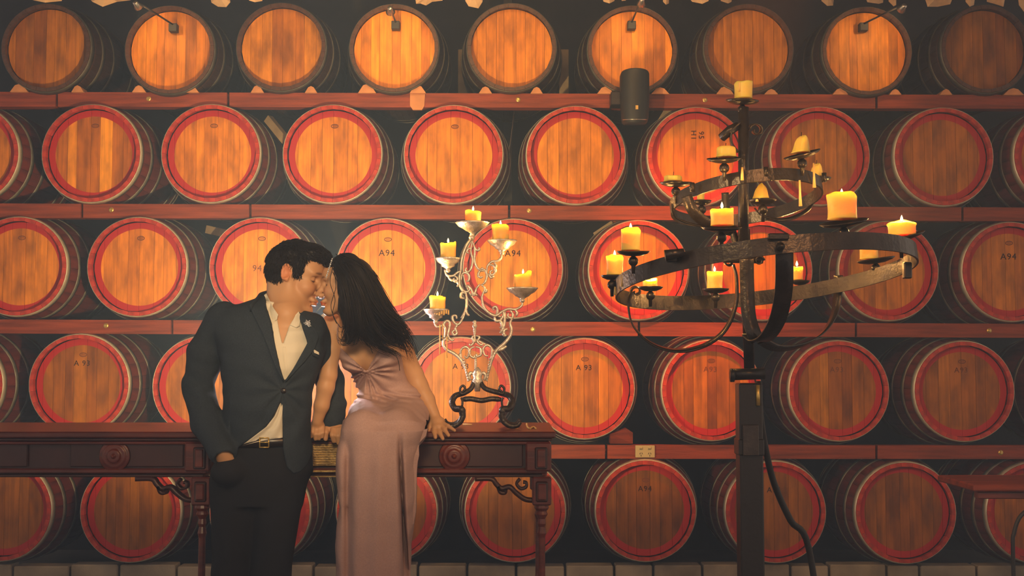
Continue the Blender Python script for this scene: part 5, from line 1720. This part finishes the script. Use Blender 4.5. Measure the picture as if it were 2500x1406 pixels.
for (x, y0, y1, Y) in ((1812, 408, 440, 3.42), (1848, 486, 492, 3.46), (1502, 700, 720, 3.6), (1520, 665, 700, 3.56)):
    MB().tube([P(x, y0, Y), P(x, y1, Y)], [.003, .005], 7).build('wax_drip', 'wax_plain', ch)
# hose hanging from the column
MB().tube(smoothpath([P(1852, 930, YH + .03), P(1856, 1010, YH + .03), P(1868, 1090, YH + .05), P(1890, 1180, YH + .08), P(1930, 1270, YH + .1), P(1975, 1340, YH + .12), (P(2010, 1400, YH + .15).x, YH + .15, .30), (P(2040, 1400, YH).x, YH + .2, .02)], 6), .010, 8).build(
    'cable', 'rubber', label='thick black cable falling from the iron candle stand to the floor', cat='cable')
MB().tube(smoothpath([P(2520, 1236, 5.2), P(2490, 1262, 5.2), P(2476, 1300, 5.2), P(2473, 1345, 5.2), (P(2476, 1406, 5.2).x, 5.2, .02)], 6), .009, 8).build(
    'cable', 'rubber', label='thin black cable curving down at the lower right edge', cat='cable')

# ------------------------------------------------------------------ speaker, outlet, spot lamps, hanging scraps, bench
sp = thing('wall_speaker', P(1552, 235, 6.9), 'black wall speaker with rounded grille, hung in front of the top rail', 'speaker')
n = 20; V = []; F = []; a = P(1517, 172, 6.84); b_ = P(1588, 172, 6.84); zt0 = P(0, 172, 6.84).z; zb0 = P(0, 292, 6.84).z
cx_ = (a.x + b_.x) / 2; rx = (b_.x - a.x) / 2
for k, (z, s_) in enumerate(((zb0 - .012, .70), (zb0, .86), (zb0 + .02, .92), ((zt0 + zb0) / 2, 1.0), (zt0 - .01, 1.0), (zt0, .96))):
    for i in range(n + 1):
        t = PI * i / n
        zz_ = z + (.012 * math.sin(t) if k >= 4 else (-.010 * math.sin(t) if k <= 1 else 0))
        V.append((cx_ + rx * s_ * math.cos(t), 6.90 - .075 * s_ * math.sin(t), zz_))
    for i in (0, 1): V.append((cx_ + rx * s_ * (-1 if i == 0 else 1), 6.95, z))
m_ = n + 3
for k in range(5):
    for i in range(m_):
        j = (i + 1) % m_; F.append([k * m_ + i, k * m_ + j, (k + 1) * m_ + j, (k + 1) * m_ + i])
F.append(list(range(m_))[::-1]); F.append([5 * m_ + i for i in range(m_)])
o = mk('cabinet', V, F, 'black_plastic', sp); fixnorm(o)
MB().tube([(cx_ + rx * .87 * math.cos(t), 6.898 - .068 * math.sin(t), zb0 + .010 - .010 * math.sin(t)) for t in np.linspace(.5, PI - .1, 16)], .0026, 6).build('trim_strip', 'metal', sp)
c = P(1555, 262, 6.822); MB().box((c.x - .008, c.y - .002, c.z - .012), (c.x + .008, c.y + .006, c.z + .012), .001).build('badge', 'brass', sp, smooth=False)
MB().box((P(1488, 0, 7.0).x, 6.93, P(0, 262, 7).z), (P(1520, 0, 7.0).x, 7.04, P(0, 230, 7).z), .004).build('mounting_bracket', 'iron_black', sp, smooth=False)

ol = thing('power_outlet', P(1575, 1102, 7.04), 'cream double power outlet on the lowest rail, right of the sideboard', 'outlet')
a, b_ = P(1551, 1087, 7.035), P(1599, 1117, 7.035)
MB().box((a.x, 7.030, b_.z), (b_.x, 7.044, a.z), .003).build('face_plate', 'outlet', ol, smooth=False)
for (x) in (1565, 1586):
    c = P(x, 1093, 7.03); MB().box((c.x - .009, 7.024, c.z - .006), (c.x + .009, 7.032, c.z + .006), .002).build('switch', 'outlet', ol, smooth=False)
    MB().box((c.x - .009, 7.0255, c.z - .0085), (c.x + .009, 7.031, c.z - .0065), 0).build('slot', 'outlet_dark', ol, smooth=False)
    for (dx, dz, r_) in ((-.006, -.032, .5), (.006, -.032, -.5), (0, -.044, 0)):
        MB().box((c.x + dx - .0013, 7.0275, c.z + dz - .005), (c.x + dx + .0013, 7.0315, c.z + dz + .005), 0, Matrix.Rotation(r_, 3, 'Y')).build('slot', 'outlet_dark', ol, smooth=False)

LMP = [((423, 68), (336, 14), 1.1, 'second'), ((966, 62), (953, 27), 1.0, 'fourth'), ((1542, 62), (1566, 7), 1.0, 'sixth'), ((2108, 66), (2202, 21), 1.0, 'eighth')]
for k, (bx, lp, sc_, nm) in enumerate(LMP):
    t = thing('picture_lamp', P(*bx, 7.02), f'black arm lamp with a halogen bulb on the {nm} barrel of the top row', 'lamp', 'halogen lamps on the top row of barrels')
    c = P(*bx, 7.0); s_ = .024
    MB().box((c.x - s_, 6.985, c.z - s_), (c.x + s_, 7.034, c.z + s_), .003).build('base_box', 'black_plastic', t, smooth=False)
    e = P(*lp, 6.62)
    st_ = Vector((c.x, 6.99, c.z + s_ * .7))
    MB().tube([st_, (st_ + e) / 2 + Vector((0, 0, .01)), e + Vector((0, .01, .02))], .0055, 8).build('arm', 'iron_black', t)
    d = (P(bx[0], 130, 7.03) - e).normalized()
    sh_ = MB().lathe([(.010, -.035), (.014, -.03), (.016, -.012), (.026, .010), (.0255, .011), (.020, .000), (.004, -.010)], e, d, 16).build('lamp_head', 'metal', t)
    MB().sphere(e + d * .002, .011, n=8).build('bulb', 'bulb', t)
    l = light('SPOT', 'lamp_light', (0, 0, 0), 5.0, (1.0, .60, .26), .012, spot_size=math.radians(110), spot_blend=.8)
    l.parent = t; l.location = e + d * .016 - ORG[t]
    l.rotation_euler = d.to_track_quat('-Z', 'Y').to_euler()

# pale dry leaves hanging along the upper edge, out of a garland on the ceiling side
LV = [([(60, -30), (160, -30), (150, 2), (110, 6), (80, 0)], 'far left'), ([(190, -40), (320, -40), (318, 0), (285, 4), (250, 16), (225, 4)], 'above the second barrel, left of its lamp'),
      ([(505, -40), (556, -40), (562, 5), (552, 17), (532, 16), (516, 6)], 'between the second and third barrels'), ([(605, -40), (650, -40), (640, 2), (622, 5), (608, 1)], 'above the third barrel'),
      ([(1008, -40), (1100, -40), (1080, 1), (1055, 4), (1040, 13), (1026, 8), (1016, 9)], 'right of the fourth barrel'), ([(1132, -40), (1180, -40), (1178, 4), (1168, 20), (1144, 15), (1136, 2)], 'left of the fifth barrel'),
      ([(1455, -40), (1510, -40), (1500, 2), (1488, 8), (1474, 4)], 'left above the sixth barrel'), ([(1512, -40), (1530, -40), (1528, 1), (1518, 2)], 'close left of the sixth barrel lamp'),
      ([(1616, -40), (1636, -40), (1633, 8), (1626, 11), (1619, 4)], 'right above the sixth barrel'), ([(1655, -40), (1735, -40), (1730, 2), (1715, 9), (1690, 4)], 'between the sixth and seventh barrels'),
      ([(1750, -40), (1795, -40), (1786, 4), (1778, 8), (1760, 2)], 'above the seventh barrel'), ([(2000, -40), (2040, -40), (2034, 13), (2020, 14), (2006, 2)], 'above the left side of the eighth barrel'),
      ([(2100, -40), (2160, -40), (2156, 6), (2146, 9), (2118, 5)], 'above the eighth barrel'), ([(2166, -40), (2190, -40), (2188, 12), (2182, 15), (2170, 3)], 'just left of the eighth barrel lamp'),
      ([(2245, -40), (2340, -40), (2320, 10), (2290, 16), (2265, 16), (2262, 6)], 'between the eighth and ninth barrels'), ([(2352, -40), (2385, -40), (2378, 12), (2368, 16), (2358, 4)], 'above the left rim of the ninth barrel'),
      ([(2405, -40), (2460, -40), (2450, 16), (2432, 10), (2410, 4)], 'above the ninth barrel'), ([(2482, -40), (2530, -40), (2520, 30), (2500, 28), (2488, 12)], 'at the upper right corner')]
for k, (pts, nm) in enumerate(LV):
    Y = 6.45 + .05 * (k % 3); m = MB()
    c = [P(x, y, Y + .03 * math.sin(x * .05)) for x, y in pts]
    ctr_ = sum(c, Vector()) / len(c); ctr_.y -= .035
    V = c + [ctr_] + [p + Vector((0, .004, 0)) for p in c] + [ctr_ + Vector((0, .004, 0))]; n = len(c); F = []
    for i in range(n):
        j = (i + 1) % n; F.append([i, j, n]); F.append([n + 1 + j, n + 1 + i, 2 * n + 1]); F.append([j, i, n + 1 + i, n + 1 + j])
    o = mk('dry_leaf', V, F, 'leaf', smooth=False, label=f'pale dry leaf hanging {nm} at the top edge', cat='leaf', group='pale dry leaves along the top edge'); fixnorm(o)

# rustic bench corner at the lower right
bn = thing('bench', (P(2440, 1300, 5.4).x, 5.5, 0), 'dark wooden bench end at the lower right edge', 'bench')
a, b_ = P(2377, 1183, 5.3), P(2760, 1183, 5.3)
MB().box((a.x, 5.3, P(0, 1200, 5.3).z), (b_.x, 5.75, a.z), .006).build('seat', 'rail', bn, smooth=False)
MB().box((a.x + .03, 5.33, P(0, 1220, 5.3).z), (b_.x, 5.38, P(0, 1202, 5.3).z), .004).build('apron', 'mahogany', bn, smooth=False)
for (x, Y) in ((2640, 5.36), (2640, 5.68)):
    p = P(x, 1220, Y); MB().box((p.x, Y, 0), (p.x + .05, Y + .05, P(0, 1202, 5.3).z), .004).build('leg', 'mahogany', bn, smooth=False)
# ------------------------------------------------------------------ thin haze added through the cellar to lift the blacks
hm = bpy.data.materials.new('black_lift_haze'); hm.use_nodes = True
_nt = hm.node_tree; _nt.nodes.clear()
_o = N(_nt, 'ShaderNodeOutputMaterial'); _v = N(_nt, 'ShaderNodeVolumeScatter')
_v.inputs['Color'].default_value = (0.42, 0.62, 0.96, 1); _v.inputs['Density'].default_value = 0.029
_v.inputs['Anisotropy'].default_value = 0.0
L(_nt, _v.outputs[0], _o.inputs['Volume'])
MB().box((-4.9, -1.0, .02), (5.4, 8.3, 4.25)).build('haze', hm, kind='stuff', smooth=False,
    label='thin haze volume added through the cellar to lift its blacks', cat='haze')
